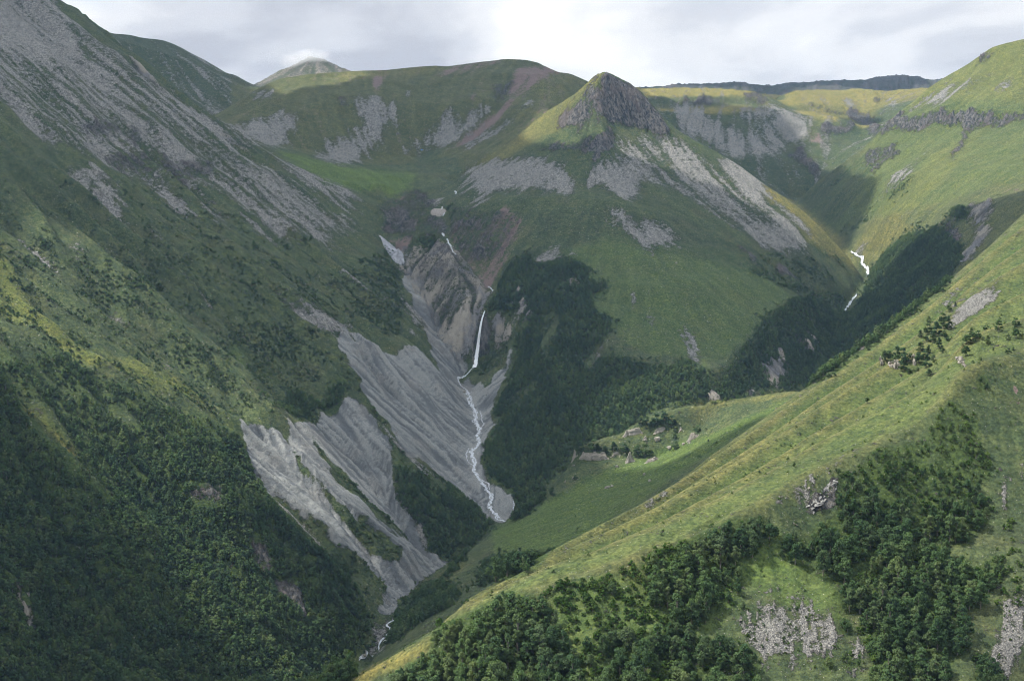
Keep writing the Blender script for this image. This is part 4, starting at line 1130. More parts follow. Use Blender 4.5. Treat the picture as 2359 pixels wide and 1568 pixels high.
# the waterfall: a leaping sheet that widens and breaks up on the way down
def waterfall():
    m, t, bs, out = new_mat('waterfall_water')
    uvn = N(t, 'ShaderNodeAttribute', attribute_name='fall')
    mp = N(t, 'ShaderNodeMapping', inp={'Scale': (9.0, 1.6, 1.0)}); L(t, uvn.outputs['Vector'], mp.inputs[0])
    n = noise_tex(t, mp.outputs[0], 1.3, 6, .65)
    L(t, mix_rgb(t, smooth(t, n, .3, .6), (.62, .66, .70), (.86, .88, .90)), bs.inputs['Base Color'])
    bs.inputs['Roughness'].default_value = .8
    sp = N(t, 'ShaderNodeSeparateXYZ'); L(t, uvn.outputs['Vector'], sp.inputs[0])
    edge = math_n(t, 'ABSOLUTE', math_n(t, 'SUBTRACT', sp.outputs[0], .5))
    al = smooth(t, math_n(t, 'SUBTRACT', math_n(t, 'ADD', n, .62), math_n(t, 'MULTIPLY', edge, 1.6)), .25, .62)
    L(t, al, bs.inputs['Alpha'])
    img = tl('E', '1128,672 1115,715 1088,790 1066,880 1048,970 1036,1060 1022,1150 1008,1250 998,1340 985,1440 968,1540')
    img += tl(5, '930,930 922,958')
    top, bot = hit(*img[0]), hit(*img[-1])
    co, uv, fc = [], [], []
    nu = 9
    n = 60
    iu_ = np.interp(np.linspace(0, 1, n), np.linspace(0, 1, len(img)), [q[0] for q in img])
    iv_ = np.interp(np.linspace(0, 1, n), np.linspace(0, 1, len(img)), [q[1] for q in img])
    for k in range(n):
        s = k / (n - 1)
        t_, m_ = ray(iu_[k], iv_[k])
        y = min(top[1] - 4 - 6 * s, float(hit(iu_[k], iv_[k])[1]) - 2.5)
        y = top[1] * (1 - s) + bot[1] * s - 9 * math.sin(math.pi * min(1, s * 1.1)) if False else y
        w = 2.4 + 6.5 * s ** 1.2
        for a in range(nu):
            f = a / (nu - 1)
            bulge = 1.6 * math.sin(math.pi * f) + .5 * math.sin(7 * f + 9 * s)
            co.append((float(t_) * y + (f - .5) * w, y - bulge, float(m_) * y))
            uv.append((f, s * 6, 0))
            if k and a:
                q = k * nu + a
                fc.append((q - nu - 1, q - nu, q, q - 1))
    me = fast_mesh('waterfall', np.array(co), np.array(fc), m)
    at = me.attributes.new('fall', 'FLOAT_VECTOR', 'POINT')
    at.data.foreach_set('vector', np.array(uv, np.float32).ravel())
    o = put('waterfall', me)
    tag(o, 'tall white waterfall dropping between slate cliffs', 'waterfall')


waterfall()
# ------------------------------------------------------------------ plants and stones: meshes
def leaf_material(name, c0, c1, c2, trans=.32):
    m, t, bs, out = new_mat(name)
    oi = N(t, 'ShaderNodeObjectInfo')
    pos = N(t, 'ShaderNodeNewGeometry').outputs['Position']
    n = noise_tex(t, pos, .9, 3, .6)
    nb = noise_tex(t, pos, .022, 2, .5)
    c = mix_rgb(t, smooth(t, n, .35, .65), c0, c1)
    c = mix_rgb(t, math_n(t, 'MULTIPLY', smooth(t, oi.outputs['Random'], .35, 1.0), .7), c, c2)
    c = mix_rgb(t, 1.0, c, mix_rgb(t, smooth(t, nb, .35, .65), (.72, .78, .84), (1.3, 1.22, 1.1)), 'MULTIPLY')
    L(t, c, bs.inputs['Base Color'])
    bs.inputs['Roughness'].default_value = .75
    tr = N(t, 'ShaderNodeBsdfTranslucent')
    L(t, mix_rgb(t, 1.0, c, (1.2, 1.35, .7), 'MULTIPLY'), tr.inputs[0])
    mx = N(t, 'ShaderNodeMixShader', inp={0: trans})
    L(t, bs.outputs[0], mx.inputs[1]); L(t, tr.outputs[0], mx.inputs[2]); L(t, mx.outputs[0], out.inputs[0])
    return m


MAT_LEAF = leaf_material('birch_leaves', (.056, .108, .046), (.092, .152, .062), (.142, .188, .086))
MAT_SHRUB = leaf_material('shrub_leaves', (.044, .088, .040), (.074, .125, .052), (.110, .150, .060))
MAT_BRIGHT = leaf_material('hazel_leaves', (.052, .108, .024), (.080, .145, .032), (.112, .168, .042))
MAT_BARK, _t, _b, _o = new_mat('bark')
L(_t, ramp(_t, noise_tex(_t, N(_t, 'ShaderNodeTexCoord').outputs['Object'], 3.0, 4), [(.35, (.09, .075, .06)), (.6, (.26, .24, .21))]), _b.inputs['Base Color'])


def stone_material(name, c0, c1, c2):
    m, t, bs, out = new_mat(name)
    oi = N(t, 'ShaderNodeObjectInfo')
    pos = N(t, 'ShaderNodeNewGeometry').outputs['Position']
    n = noise_tex(t, pos, 1.3, 5, .65)
    c = mix_rgb(t, smooth(t, n, .3, .7), c0, c1)
    c = mix_rgb(t, math_n(t, 'MULTIPLY', oi.outputs['Random'], .75), c, c2)
    L(t, c, bs.inputs['Base Color'])
    bp = N(t, 'ShaderNodeBump', inp={'Strength': .5, 'Distance': .3}); L(t, n, bp.inputs['Height']); L(t, bp.outputs[0], bs.inputs['Normal'])
    return m


MAT_STONE = stone_material('lichen_stone', (.10, .096, .086), (.185, .176, .155), (.225, .212, .165))
MAT_LIME = stone_material('pale_cliff_stone', (.15, .138, .118), (.40, .365, .31), (.31, .29, .255))


def tube(p0, p1, r0, r1, seg=5):
    p0 = Vector(p0); p1 = Vector(p1)
    q = (p1 - p0).to_track_quat('Z', 'Y').to_matrix()
    ring = [q @ Vector((math.cos(k * 2 * math.pi / seg), math.sin(k * 2 * math.pi / seg), 0)) for k in range(seg)]
    co = [p0 + r * r0 for r in ring] + [p1 + r * r1 for r in ring]
    fc = [(k, (k + 1) % seg, seg + (k + 1) % seg, seg + k) for k in range(seg)]
    return co, fc


def plant_geometry(seed, hgt, rad, base, nleaf, size, nlobe):
    """trunk with limbs, and a crown of leaf sprays grouped in uneven lobes"""
    r = np.random.default_rng(seed)
    lobes = []
    for k in range(nlobe):
        a = r.uniform(0, 2 * math.pi); f = r.uniform(0, 1)
        zz = base + (hgt - base) * (.10 + .80 * f)
        prof = math.sin(math.pi * min(.96, .34 + .60 * f)) ** .8
        rr = rad * prof * r.uniform(.2, .85)
        lr = rad * r.uniform(.22, .46) * (1.0 - .30 * f)
        lobes.append((rr * math.cos(a), rr * math.sin(a), zz, lr))
    lobes.append((r.uniform(-.1, .1) * rad, r.uniform(-.1, .1) * rad, hgt - .22 * rad, .28 * rad))
    lb = np.array(lobes)
    pick = r.choice(len(lb), nleaf, p=lb[:, 3] ** 2 / (lb[:, 3] ** 2).sum())
    d = r.standard_normal((nleaf, 3)); d /= np.linalg.norm(d, axis=1)[:, None]
    d[:, 2] = np.where(d[:, 2] < -.35, -d[:, 2], d[:, 2])
    cen = lb[pick, :3] + d * lb[pick, 3:4] * (r.uniform(.55, 1.12, (nleaf, 1)) * np.array([1, 1, .85]))
    cen[:, 2] = np.maximum(cen[:, 2], .15)
    nrm = d * .9 + r.standard_normal((nleaf, 3)) * .55 + np.array([0, 0, .35]); nrm /= np.linalg.norm(nrm, axis=1)[:, None]
    ctr = np.array([0, 0, base + (hgt - base) * .40])
    on = (cen - ctr) / np.array([rad, rad, (hgt - base) * .55])
    on = on / (np.linalg.norm(on, axis=1)[:, None] + 1e-6) * .55 + d * .6 + r.standard_normal((nleaf, 3)) * .42
    on /= np.linalg.norm(on, axis=1)[:, None]
    nrm = nrm * np.sign((nrm * on).sum(1, keepdims=True) + 1e-9)
    tmp = r.standard_normal((nleaf, 3))
    e1 = np.cross(nrm, tmp); e1 /= np.linalg.norm(e1, axis=1)[:, None]
    e2 = np.cross(nrm, e1)
    s = size * r.uniform(.6, 1.3, (nleaf, 1))
    co = np.stack([cen - e1 * s * .5, cen - e2 * s * .38, cen + e1 * s * .55, cen + e2 * s * .38 + e1 * s * .1], 1).reshape(-1, 3)
    fc = np.arange(nleaf * 4).reshape(-1, 4)
    on = np.repeat(on, 4, 0)
    tc, tf = [], []

    def add(c, f):
        o = len(tc)
        tc.extend(c); tf.extend([tuple(o + q for q in x) for x in f])
    lean = (r.uniform(-.04, .04) * hgt, r.uniform(-.04, .04) * hgt)
    add(*tube((0, 0, -.6), (lean[0], lean[1], hgt * .55), .022 * hgt, .012 * hgt, 6))
    add(*tube((lean[0], lean[1], hgt * .55), (lean[0] * 1.5, lean[1] * 1.5, hgt * .9), .012 * hgt, .003 * hgt, 5))
    for k in range(min(6, nlobe)):
        x, y, z, lr = lobes[k]
        zb = max(.25 * base + .1 * hgt, z - .28 * hgt)
        add(*tube((lean[0] * .5, lean[1] * .5, zb), (x, y, z), .008 * hgt, .003 * hgt, 4))
    return np.array([tuple(c) for c in tc]), np.array(tf), co, fc, on


HIDE = bpy.data.collections.new('variants')          # meshes handed to the woods; not linked into the scene


def variant(name, seed, hgt, rad, base, nleaf, size, nlobe, mat):
    tc, tf, lc, lf, ln = plant_geometry(seed, hgt, rad, base, nleaf, size, nlobe)
    trunk = fast_mesh('trunk', tc, tf, MAT_BARK)
    crown = fast_mesh('crown', lc, lf, mat)
    crown.normals_split_custom_set_from_vertices(ln)
    both = fast_mesh(name, np.concatenate([tc, lc]), np.concatenate([tf, lf + len(tc)]), MAT_BARK)
    tn_ = tc - np.array([0, 0, 1.0]) * tc[:, 2:3]; tn_ = tn_ / (np.linalg.norm(tn_, axis=1)[:, None] + 1e-6)
    both.normals_split_custom_set_from_vertices(np.concatenate([tn_, ln]))
    both.materials.append(mat)
    both.polygons.foreach_set('material_index', np.r_[np.zeros(len(tf), np.int32), np.ones(len(lf), np.int32)])
    return trunk, crown, both


def collection_of(name, meshes):
    c = bpy.data.collections.new(name)
    for k, me in enumerate(meshes):
        o = bpy.data.objects.new('%s_%02d' % (name, k), me)
        c.objects.link(o)
    return c


NEAR_TREES = [variant('birch', 11 + k, *p, MAT_LEAF) for k, p in enumerate((
    (9.0, 2.9, .8, 2800, .46, 30), (10.0, 2.5, .9, 2800, .46, 30), (8.0, 3.2, .5, 2800, .46, 30), (7.0, 2.6, .4, 2300, .44, 24), (9.5, 3.4, .7, 3200, .47, 36), (6.5, 3.2, .3, 2300, .44, 26)))]
FAR_TREES = [variant('birch_far', 31 + k, *p, MAT_LEAF) for k, p in enumerate((
    (9.0, 2.8, .7, 600, .90, 18), (8.0, 2.9, .6, 600, .90, 18), (9.5, 2.5, .8, 580, .90, 18), (7.0, 2.9, .4, 560, .86, 16), (8.5, 3.2, .5, 640, .92, 20)))]
SHRUBS = [variant('shrub', 51 + k, *p, MAT_SHRUB) for k, p in enumerate((
    (2.6, 1.7, .1, 260, .62, 7), (2.0, 1.9, .05, 240, .60, 7), (3.2, 1.6, .2, 280, .62, 8), (1.7, 1.5, .05, 200, .55, 6)))]
LONE = [variant('lone_bush', 71 + k, *p, MAT_SHRUB) for k, p in enumerate((
    (7.0, 2.7, .3, 1900, .50, 16), (6.0, 2.8, .2, 1800, .50, 15), (8.5, 2.6, .5, 2000, .50, 17), (5.0, 2.5, .2, 1500, .46, 13)))]
HAZEL = [variant('hazel', 91 + k, *p, MAT_BRIGHT) for k, p in enumerate((
    (3.0, 1.8, .1, 700, .46, 9), (2.4, 2.0, .1, 700, .46, 9), (3.8, 1.9, .2, 800, .46, 10)))]


def hull_stone(seed, flat, n=13):
    r = np.random.default_rng(seed)
    bm = bmesh.new()
    for _ in range(n):
        p = r.uniform(-1, 1, 3)
        p /= max(.55 * np.abs(p).max() + .45 * np.linalg.norm(p), .6)
        bm.verts.new((p[0] * .5 * r.uniform(.8, 1.1), p[1] * .38, p[2] * .5 * flat))
    bmesh.ops.convex_hull(bm, input=bm.verts)
    bmesh.ops.delete(bm, geom=[v for v in bm.verts if not v.link_faces], context='VERTS')
    me = bpy.data.meshes.new('stone')
    bm.to_mesh(me); bm.free()
    me.materials.append(MAT_STONE)
    return me


STONES = [hull_stone(100 + k, f) for k, f in enumerate((.45, .6, .35, .75, .5, .9))]
C_NEAR = collection_of('birch_near', [v[2] for v in NEAR_TREES])
C_FAR = collection_of('birch_far', [v[2] for v in FAR_TREES])
C_SHRUB = collection_of('shrub', [v[2] for v in SHRUBS])
C_HAZEL = collection_of('hazel', [v[2] for v in HAZEL])
C_STONE = collection_of('stone', STONES)


def scatter_nodes(coll):
    ng = bpy.data.node_groups.new('scatter_' + coll.name, 'GeometryNodeTree')
    ng.interface.new_socket(name='Geometry', in_out='INPUT', socket_type='NodeSocketGeometry')
    ng.interface.new_socket(name='Geometry', in_out='OUTPUT', socket_type='NodeSocketGeometry')
    gi_ = ng.nodes.new('NodeGroupInput'); go_ = ng.nodes.new('NodeGroupOutput')
    ci = ng.nodes.new('GeometryNodeCollectionInfo')
    ci.inputs['Collection'].default_value = coll
    ci.inputs['Separate Children'].default_value = True
    ci.inputs['Reset Children'].default_value = True
    ip = ng.nodes.new('GeometryNodeInstanceOnPoints')
    ip.inputs['Pick Instance'].default_value = True

    def attr(nm, ty):
        a = ng.nodes.new('GeometryNodeInputNamedAttribute')
        a.data_type = ty
        a.inputs['Name'].default_value = nm
        return [s for s in a.outputs if s.enabled][0]
    ng.links.new(gi_.outputs[0], ip.inputs['Points'])
    ng.links.new(ci.outputs[0], ip.inputs['Instance'])
    ng.links.new(attr('which', 'INT'), ip.inputs['Instance Index'])
    e2r = ng.nodes.new('FunctionNodeEulerToRotation')
    ng.links.new(attr('turn', 'FLOAT_VECTOR'), e2r.inputs[0])
    ng.links.new(e2r.outputs[0], ip.inputs['Rotation'])
    ng.links.new(attr('size', 'FLOAT_VECTOR'), ip.inputs['Scale'])
    ng.links.new(ip.outputs[0], go_.inputs[0])
    return ng


NGS = {}


def scatter(name, label, coll, P, which, turn, size):
    if coll.name not in NGS:
        NGS[coll.name] = scatter_nodes(coll)
    me = bpy.data.meshes.new(name)
    me.vertices.add(len(P)); me.vertices.foreach_set('co', np.ascontiguousarray(P, np.float32).ravel())
    a = me.attributes.new('which', 'INT', 'POINT'); a.data.foreach_set('value', np.ascontiguousarray(which, np.int32))
    a = me.attributes.new('turn', 'FLOAT_VECTOR', 'POINT'); a.data.foreach_set('vector', np.ascontiguousarray(turn, np.float32).ravel())
    a = me.attributes.new('size', 'FLOAT_VECTOR', 'POINT'); a.data.foreach_set('vector', np.ascontiguousarray(size, np.float32).ravel())
    o = put(name, me)
    md = o.modifiers.new('scatter', 'NODES')
    md.node_group = NGS[coll.name]
    tag(o, label, kind='stuff')
    print('SCATTER', name, len(P))
    return o


# ------------------------------------------------------------------ where they stand
AREA = CELL * np.gradient(YG, axis=0) * np.sqrt(1 + slope ** 2)
VISW = visible(H, TABLE, 9.0) & (PU > -40) & (PU < 2400) & (PV < 1640) & (PV > -20)


def sample(dens, seed):
    """random places with the given number per square metre"""
    r = np.random.default_rng(seed)
    n = r.poisson(np.clip(dens * AREA * VISW, 0, 6))
    j, i = np.nonzero(n)
    rep = n[j, i]
    j = np.repeat(j, rep); i = np.repeat(i, rep)
    fi = np.clip(i + r.uniform(-.5, .5, len(i)), 0, NX - 1.001); fj = np.clip(j + r.uniform(-.5, .5, len(j)), 0, NY - 1.001)
    y = np.interp(fj, np.arange(NY), YR)
    x = (S0 + fi * (S1 - S0) / (NX - 1)) * (y + 100)
    return np.stack([x, y, height(x, y)], 1), j, i, r


def thin(P, r0, seed):
    """drop whatever stands closer than about r0 to another"""
    key = np.floor(P[:, :2] / r0).astype(np.int64)
    k = key[:, 0] * 100003 + key[:, 1]
    order = np.random.default_rng(seed).permutation(len(P))
    _, first = np.unique(k[order], return_index=True)
    return order[first]


def fit_height(P, hh):
    """how much of its height a tree at P may keep so that it stays inside the wood as seen from the path"""
    ok_ = np.zeros(len(P))
    for f in (.35, .6, .8, 1.0):
        a, b = pixel(P[:, 0], P[:, 1], P[:, 2] + hh * f * .9)
        m = MASK['forest'][np.clip(b / 2, 0, MH - 1).astype(int), np.clip(a / 2, 0, MW - 1).astype(int)] > .22 + .4 * perlin(P[:, 0] / 7.0, P[:, 1] / 7.0)
        ok_ = np.where(m & (ok_ >= f - .41), f, ok_)
    return ok_


clump = fbm(XG / 24, YG / 24, 3)
fm = np.clip(C['forest'] * 1.8 - .45 + clump * 1.0 * (C['forest'] < .95), 0, 1) * (C['forest'] > .12)
bare = np.clip(1 - 1.3 * np.maximum(np.maximum(C['rock'], C['slate']), C['gravel']), 0, 1)
isnear = (FORM == 0) & (YG < 1000)

# near wood
Pn, jn, in_, r = sample(np.where(isnear, fm / 15.0, 0) * bare, 1)
keep = thin(Pn, 3.4, 2); Pn, jn, in_ = Pn[keep], jn[keep], in_[keep]
un, vn = pixel(*Pn.T)
cap = np.clip((vn - 1000) / 260, .35, 1) * np.where(un > 1500, .88, 1.0)
hn = (.42 + .8 * r.random(len(Pn)) ** 1.3 + .18 * perlin(Pn[:, 0] / 18, Pn[:, 1] / 18)) * cap * 1.42
wn_ = r.integers(0, len(NEAR_TREES), len(Pn))
fit = fit_height(Pn, hn * np.array([9.0, 10.0, 8.0, 7.0, 9.5, 6.5])[wn_])
keep = fit > .3
Pn, jn, in_, hn, wn_, un, vn = Pn[keep], jn[keep], in_[keep], (hn * np.clip(fit, .45, 1))[keep], wn_[keep], un[keep], vn[keep]
tn = np.zeros((len(Pn), 3)); tn[:, 2] = r.uniform(0, 6.28, len(Pn))
sn = np.stack([hn * r.uniform(.85, 1.15, len(Pn)), hn * r.uniform(.85, 1.15, len(Pn)), hn], 1)
TREE_H = np.array([9.0, 10.0, 8.0, 7.0, 9.5, 6.5])
seen = np.array([TABLE[max(int(np.interp(p[1], YR, np.arange(NY))) - 4, 0), int(np.clip((p[0] / p[1] - TG[0]) / (TG[1] - TG[0]), 0, NT - 1))] < (p[2] + .7 * h_) / p[1] for p, h_ in zip(Pn, hn * TREE_H[wn_])])
inpic = (un > 5) & (un < 2354) & (vn < 1590) & seen
score = np.where(inpic, hn * TREE_H[wn_] / Pn[:, 1], 0)
big = np.argsort(-score)[:290]
rest = np.setdiff1d(np.arange(len(Pn)), big)
scatter('forest', 'remaining broad-leaved trees of the woods on the near spur', C_NEAR, Pn[rest], wn_[rest], tn[rest], sn[rest])


def tree_label(u, v):
    if v < 1130:
        return 'dark tree in the thin upper wood below the stony crest', 'trees of the upper wood below the crest'
    if u < 1350:
        return 'grey-green birch in the dense wood at the bottom of the spur', 'birches of the bottom wood on the spur'
    if u < 1560:
        return 'tree among bright green scrub below the crest path', 'trees in the scrub below the crest path'
    if u < 1830 and v < 1430:
        return 'dark tree in the clump left of the pale stony patch', 'trees left of the pale stony patch'
    if u < 1730:
        return 'tree in the low wood beneath and left of the pale stony patch', 'trees low left of the stony patch'
    if u < 1960 and v > 1400:
        return 'small tree at the edge of the pale stony patch', 'trees at the edge of the stony patch'
    if u > 2230:
        return 'tree near the scree at the right-hand end of the spur', 'trees at the right end of the spur'
    return 'dark birch in the large wood right of the pale stony patch', 'birches of the large right wood'


def plant_thing(name, var, P, rot, scl, label, cat, group=None):
    e = bpy.data.objects.new(name, None)
    e.empty_display_size = .5
    COL.objects.link(e)
    e.location = P; e.rotation_euler = (0, 0, rot); e.scale = scl
    put('trunk', var[0], e); put('crown', var[1], e)
    tag(e, label, cat, group)
    return e


for k in big:
    lb_, gp_ = tree_label(un[k], vn[k])
    plant_thing('birch_tree', NEAR_TREES[wn_[k]], Pn[k], tn[k, 2], sn[k], lb_, 'tree', gp_)

# hazel scrub between the near trees
Ph, jh, ih, r = sample(np.where(isnear, np.clip(C['bush'] * 1.2 + C['forest'] * .25 + clump * .3 - .1, 0, 1) * (C['bush'] + C['forest'] > .15) / 5.5, 0) * np.clip(1 - C['scree'], .08, 1), 3)
sc_ = r.uniform(.45, 1.05, len(Ph))
trn = np.zeros((len(Ph), 3)); trn[:, 2] = r.uniform(0, 6.28, len(Ph))
scatter('scrub', 'bright green scrub between the trees of the near spur', C_HAZEL, Ph, r.integers(0, 3, len(Ph)), trn, np.stack([sc_] * 3, 1))

# low tufts on the near stony patch and grass
Pt, jt, it, r = sample(np.where(isnear & (YG < 1000), (.007 + .05 * np.clip(C['scree'] * 2, 0, 1) * (clump > -.1)), 0) * (C['forest'] < .4), 4)
sc_ = r.uniform(.14, .42, len(Pt))
trn = np.zeros((len(Pt), 3)); trn[:, 2] = r.uniform(0, 6.28, len(Pt))
scatter('undergrowth', 'low green tufts dotted over the near spur', C_HAZEL, Pt, r.integers(0, 3, len(Pt)), trn, np.stack([sc_] * 3, 1))

# woods of the left mountain, gorge and peak
fl = (~isnear)
for nm, lab_, mk, sd, per, hs in (('forest', 'dense dark green wood covering the lower left mountainside', np.isin(FORM, [FORMS.index('mountain_left')]), 5, 30.0, 1.35),
                                  ('forest', 'dark wood on the slope between the waterfall and the right gorge', np.isin(FORM, [FORMS.index('peak'), FORMS.index('valley'), FORMS.index('plateau'), FORMS.index('hill_middle')]), 6, 22.0, 1.15),
                                  ('forest', 'wood along the meadow terrace and gorge rim', np.isin(FORM, [FORMS.index('terrace'), 0]) , 7, 20.0, 1.1),
                                  ('forest', 'dark wood at the foot of the right mountainside', np.isin(FORM, [FORMS.index('mountain_right')]), 8, 22.0, 1.15)):
    P, j, i, r = sample(np.where(mk & fl, fm / per * 1.25, 0) * bare, sd)
    kp = thin(P, 4.3, sd); P, j, i = P[kp], j[kp], i[kp]
    hh_ = hs * (.62 + .5 * r.random(len(P)) + .22 * perlin(P[:, 0] / 30, P[:, 1] / 30)) * np.clip(C['forest'][j, i] * 1.1, .45, 1)
    fit = fit_height(P, hh_ * 8.5); kp = fit > .3
    P, hh_ = P[kp], (hh_ * np.clip(fit, .5, 1))[kp]
    trn = np.zeros((len(P), 3)); trn[:, 2] = r.uniform(0, 6.28, len(P))
    scatter(nm, lab_, C_FAR, P, r.integers(0, len(FAR_TREES), len(P)), trn, np.stack([hh_ * r.uniform(.9, 1.3, len(P)), hh_ * r.uniform(.9, 1.3, len(P)), hh_], 1))

clump2 = fbm(XG / 34 + 9, YG / 34, 4)
bdens = np.clip(C['bush'] * 1.5 + clump2 * 1.5 * (C['bush'] > .03) - .35, 0, 1.2)
P, j, i, r = sample(np.where(fl, bdens / 15.0, 0) * bare * np.clip(1 - C['scree'] * 1.3, .03, 1), 9)
sz = r.uniform(.6, 1.35, len(P)) * np.where(r.random(len(P)) > .93, 1.5, 1.0)
trn = np.zeros((len(P), 3)); trn[:, 2] = r.uniform(0, 6.28, len(P))
scatter('scrub', 'scattered dark scrub on the grassy mountainsides', C_SHRUB, P, r.integers(0, 4, len(P)), trn, np.stack([sz * 1.15, sz * 1.15, sz], 1))
# a sprinkle of single shrubs on the right mountain and terrace
P, j, i, r = sample(np.where(np.isin(FORM, [FORMS.index('mountain_right'), FORMS.index('terrace')]) & (YG < 3400), .0006, 0) * bare * (clump2 > 0), 10)
sz = r.uniform(.5, 1.2, len(P))
trn = np.zeros((len(P), 3)); trn[:, 2] = r.uniform(0, 6.28, len(P))
scatter('scrub', 'few single shrubs on the right mountainside and terrace', C_SHRUB, P, r.integers(0, 4, len(P)), trn, np.stack([sz] * 3, 1))

# stones: the farther scree as stuff, the largest near ones as boulders
def stone_turn(r, n, tilt=.35):
    return np.stack([r.normal(0, tilt, n), r.normal(0, tilt, n), r.uniform(0, 6.28, n)], 1)


P, j, i, r = sample(np.where(~isnear & (YG < 4600), np.clip(C['scree'] * 1.4 - .35, 0, 1), 0) * np.clip(26.0 / (YG / 1000) ** 2, 0, 4) / 900.0 * np.clip(YG / 1800, .6, 1.6), 11)
sz = (r.pareto(3.2, len(P)) * .8 + 1.0) * np.clip(P[:, 1] / 2600, .55, 1.25)
sz = np.minimum(sz, 5)
scatter('rubble', 'loose grey stones of the mountain scree', C_STONE, P, r.integers(0, 6, len(P)), stone_turn(r, len(P)), np.stack([sz * 1.2, sz * 1.1, sz], 1))
P, j, i, r = sample(np.where(~isnear & (YG < 3000), C['gravel'] * .0035 + calm.max() * 0 + np.where(calm < .6, .02, 0), 0), 12)
sz = np.minimum(r.pareto(3.0, len(P)) * .6 + .7, 3.2)
scatter('rubble', 'stones in the stream beds and landslide gravel', C_STONE, P, r.integers(0, 6, len(P)), stone_turn(r, len(P)), np.stack([sz * 1.2, sz, sz * .9], 1))

sm = np.clip(C['scree'] * 1.25 - .12, 0, 1)
P, j, i, r = sample(np.where(isnear & (YG < 1350), sm * .5, 0), 13)
sz = np.minimum(r.pareto(2.4, len(P)) * .26 + .18, 2.2)
us, vs = pixel(*P.T)
vis_s = VIS[j, i] & (us > 4) & (us < 2355) & (vs < 1564)
bigs = np.argsort(-np.where(vis_s & (P[:, 1] < 860), sz, 0))[:260]
rs = np.setdiff1d(np.arange(len(P)), bigs)
tr_ = stone_turn(r, len(P), .3)
wh = r.integers(0, 6, len(P))
S3 = np.stack([sz * 1.45, sz * 1.2, sz * .6], 1)
scatter('rubble', 'small stones of the stony patches on the near spur', C_STONE, P[rs], wh[rs], tr_[rs], S3[rs])
for k in bigs:
    o = put('boulder', STONES[wh[k]])
    o.location = P[k] + np.array([0, 0, sz[k] * .12]); o.rotation_euler = tr_[k]; o.scale = S3[k]
    if us[k] > 2200:
        q = ('pale slab on the scree at the right end of the spur', 'slabs on the right-end scree')
    elif vs[k] > 1330:
        q = ('lichened slab lying on the pale stony patch among trees', 'slabs on the pale stony patch')
    else:
        q = ('pale flat slab on the stony crest of the near spur', 'slabs on the stony crest')
    tag(o, q[0], 'boulder', q[1])
# ------------------------------------------------------------------ single bushes on the ribbed grass face
BUSHES = [(1955, 610, 150, 'pear-shaped dark bush standing alone high on the grass face'), (2230, 560, 110, 'upper round bush of the row at the right edge of the grass face'),
          (2205, 650, 80, 'middle small bush of the row at the right edge'), (2230, 740, 130, 'largest lower bush of the row at the right edge'),
          (2105, 790, 80, 'small bush left of the right-edge row'), (1745, 640, 60, 'little bush below the bare orange spot on the grass face'),
          (1520, 710, 110, 'pointed bush topping the clump of four'), (1440, 830, 120, 'leftmost round bush of the clump of four'),
          (1545, 800, 130, 'lower middle bush of the clump of four'), (1635, 755, 110, 'rightmost slanting bush of the clump of four'),
          (1780, 840, 120, 'round bush alone right of the clump of four'), (1425, 1020, 140, 'big bush directly above the twin rock pinnacle'),
          (1390, 910, 50, 'tiny bush between the clump of four and the big bush'), (1157, 810, 62, 'small round bush right of the wooded gully'),
          (1012, 890, 150, 'tall bush at the lower right end of the wooded gully'), (1060, 1010, 80, 'small bush just below the tall gully bush'),
          (925, 1120, 92, 'medium bush on the rib left of the gully bushes'), (820, 1205, 105, 'round bush right of the lower pinnacle wood'),
          (675, 1300, 62, 'low bush at the foot of the pinnacle wood'), (840, 1350, 95, 'lowest bush in the green hollow of the grass face'),
          (2190, 975, 55, 'small bush on the bright grass above the crest, right of two'), (2115, 1010, 72, 'small bush on the bright grass above the crest, left of two'),
          (1870, 975, 50, 'tiny bush in the hollow above the crest'), (1665, 1140, 62, 'low bush beside the crest line, right of two'), (1550, 1180, 45, 'low bush beside the crest line, left of two'),
          (2330, 740, 62, 'half bush cut by the picture edge on the grass face'), (1270, 270, 62, 'small bush at the left edge of the high scree'),
          (1170, 340, 92, 'slanting bush below the left edge of the high scree'), (850, 510, 80, 'single bush above the wooded gully'),
          (1075, 490, 120, 'topmost tree of the wooded gully'), (1165, 580, 180, 'broad dark tree at the right of the wooded gully'), (1085, 600, 100, 'tree between the topmost and broad gully trees'),
          (970, 670, 190, 'large tree in the middle of the wooded gully'), (830, 660, 130, 'light tree at the left of the wooded gully'), (720, 740, 100, 'slanting bush at the left end of the wooded gully'),
          (815, 820, 80, 'round bush below the wooded gully'), (905, 800, 130, 'tree at the foot of the wooded gully'), (1090, 740, 80, 'bush on the right foot of the wooded gully'),
          (150, 1090, 150, 'tree above the leftmost rock pinnacle'), (235, 1100, 150, 'dark tree second from the left in the pinnacle wood'), (350, 1010, 120, 'tree at the top of the pinnacle wood'),
          (430, 1080, 190, 'tall tree in the middle of the pinnacle wood'), (455, 1210, 220, 'tallest lower tree of the pinnacle wood'), (575, 1100, 90, 'bush right of the tall pinnacle-wood tree'),
          (715, 950, 130, 'slender tree above the pinnacle wood'), (780, 1080, 110, 'bush at the right end of the pinnacle wood'), (845, 985, 110, 'bush on the rib above the pinnacle wood'),
          (690, 1130, 150, 'dark tree behind the right rock pinnacle'), (310, 1160, 100, 'bush between the rock pinnacles'), (530, 1320, 70, 'bush below the pinnacle wood')]
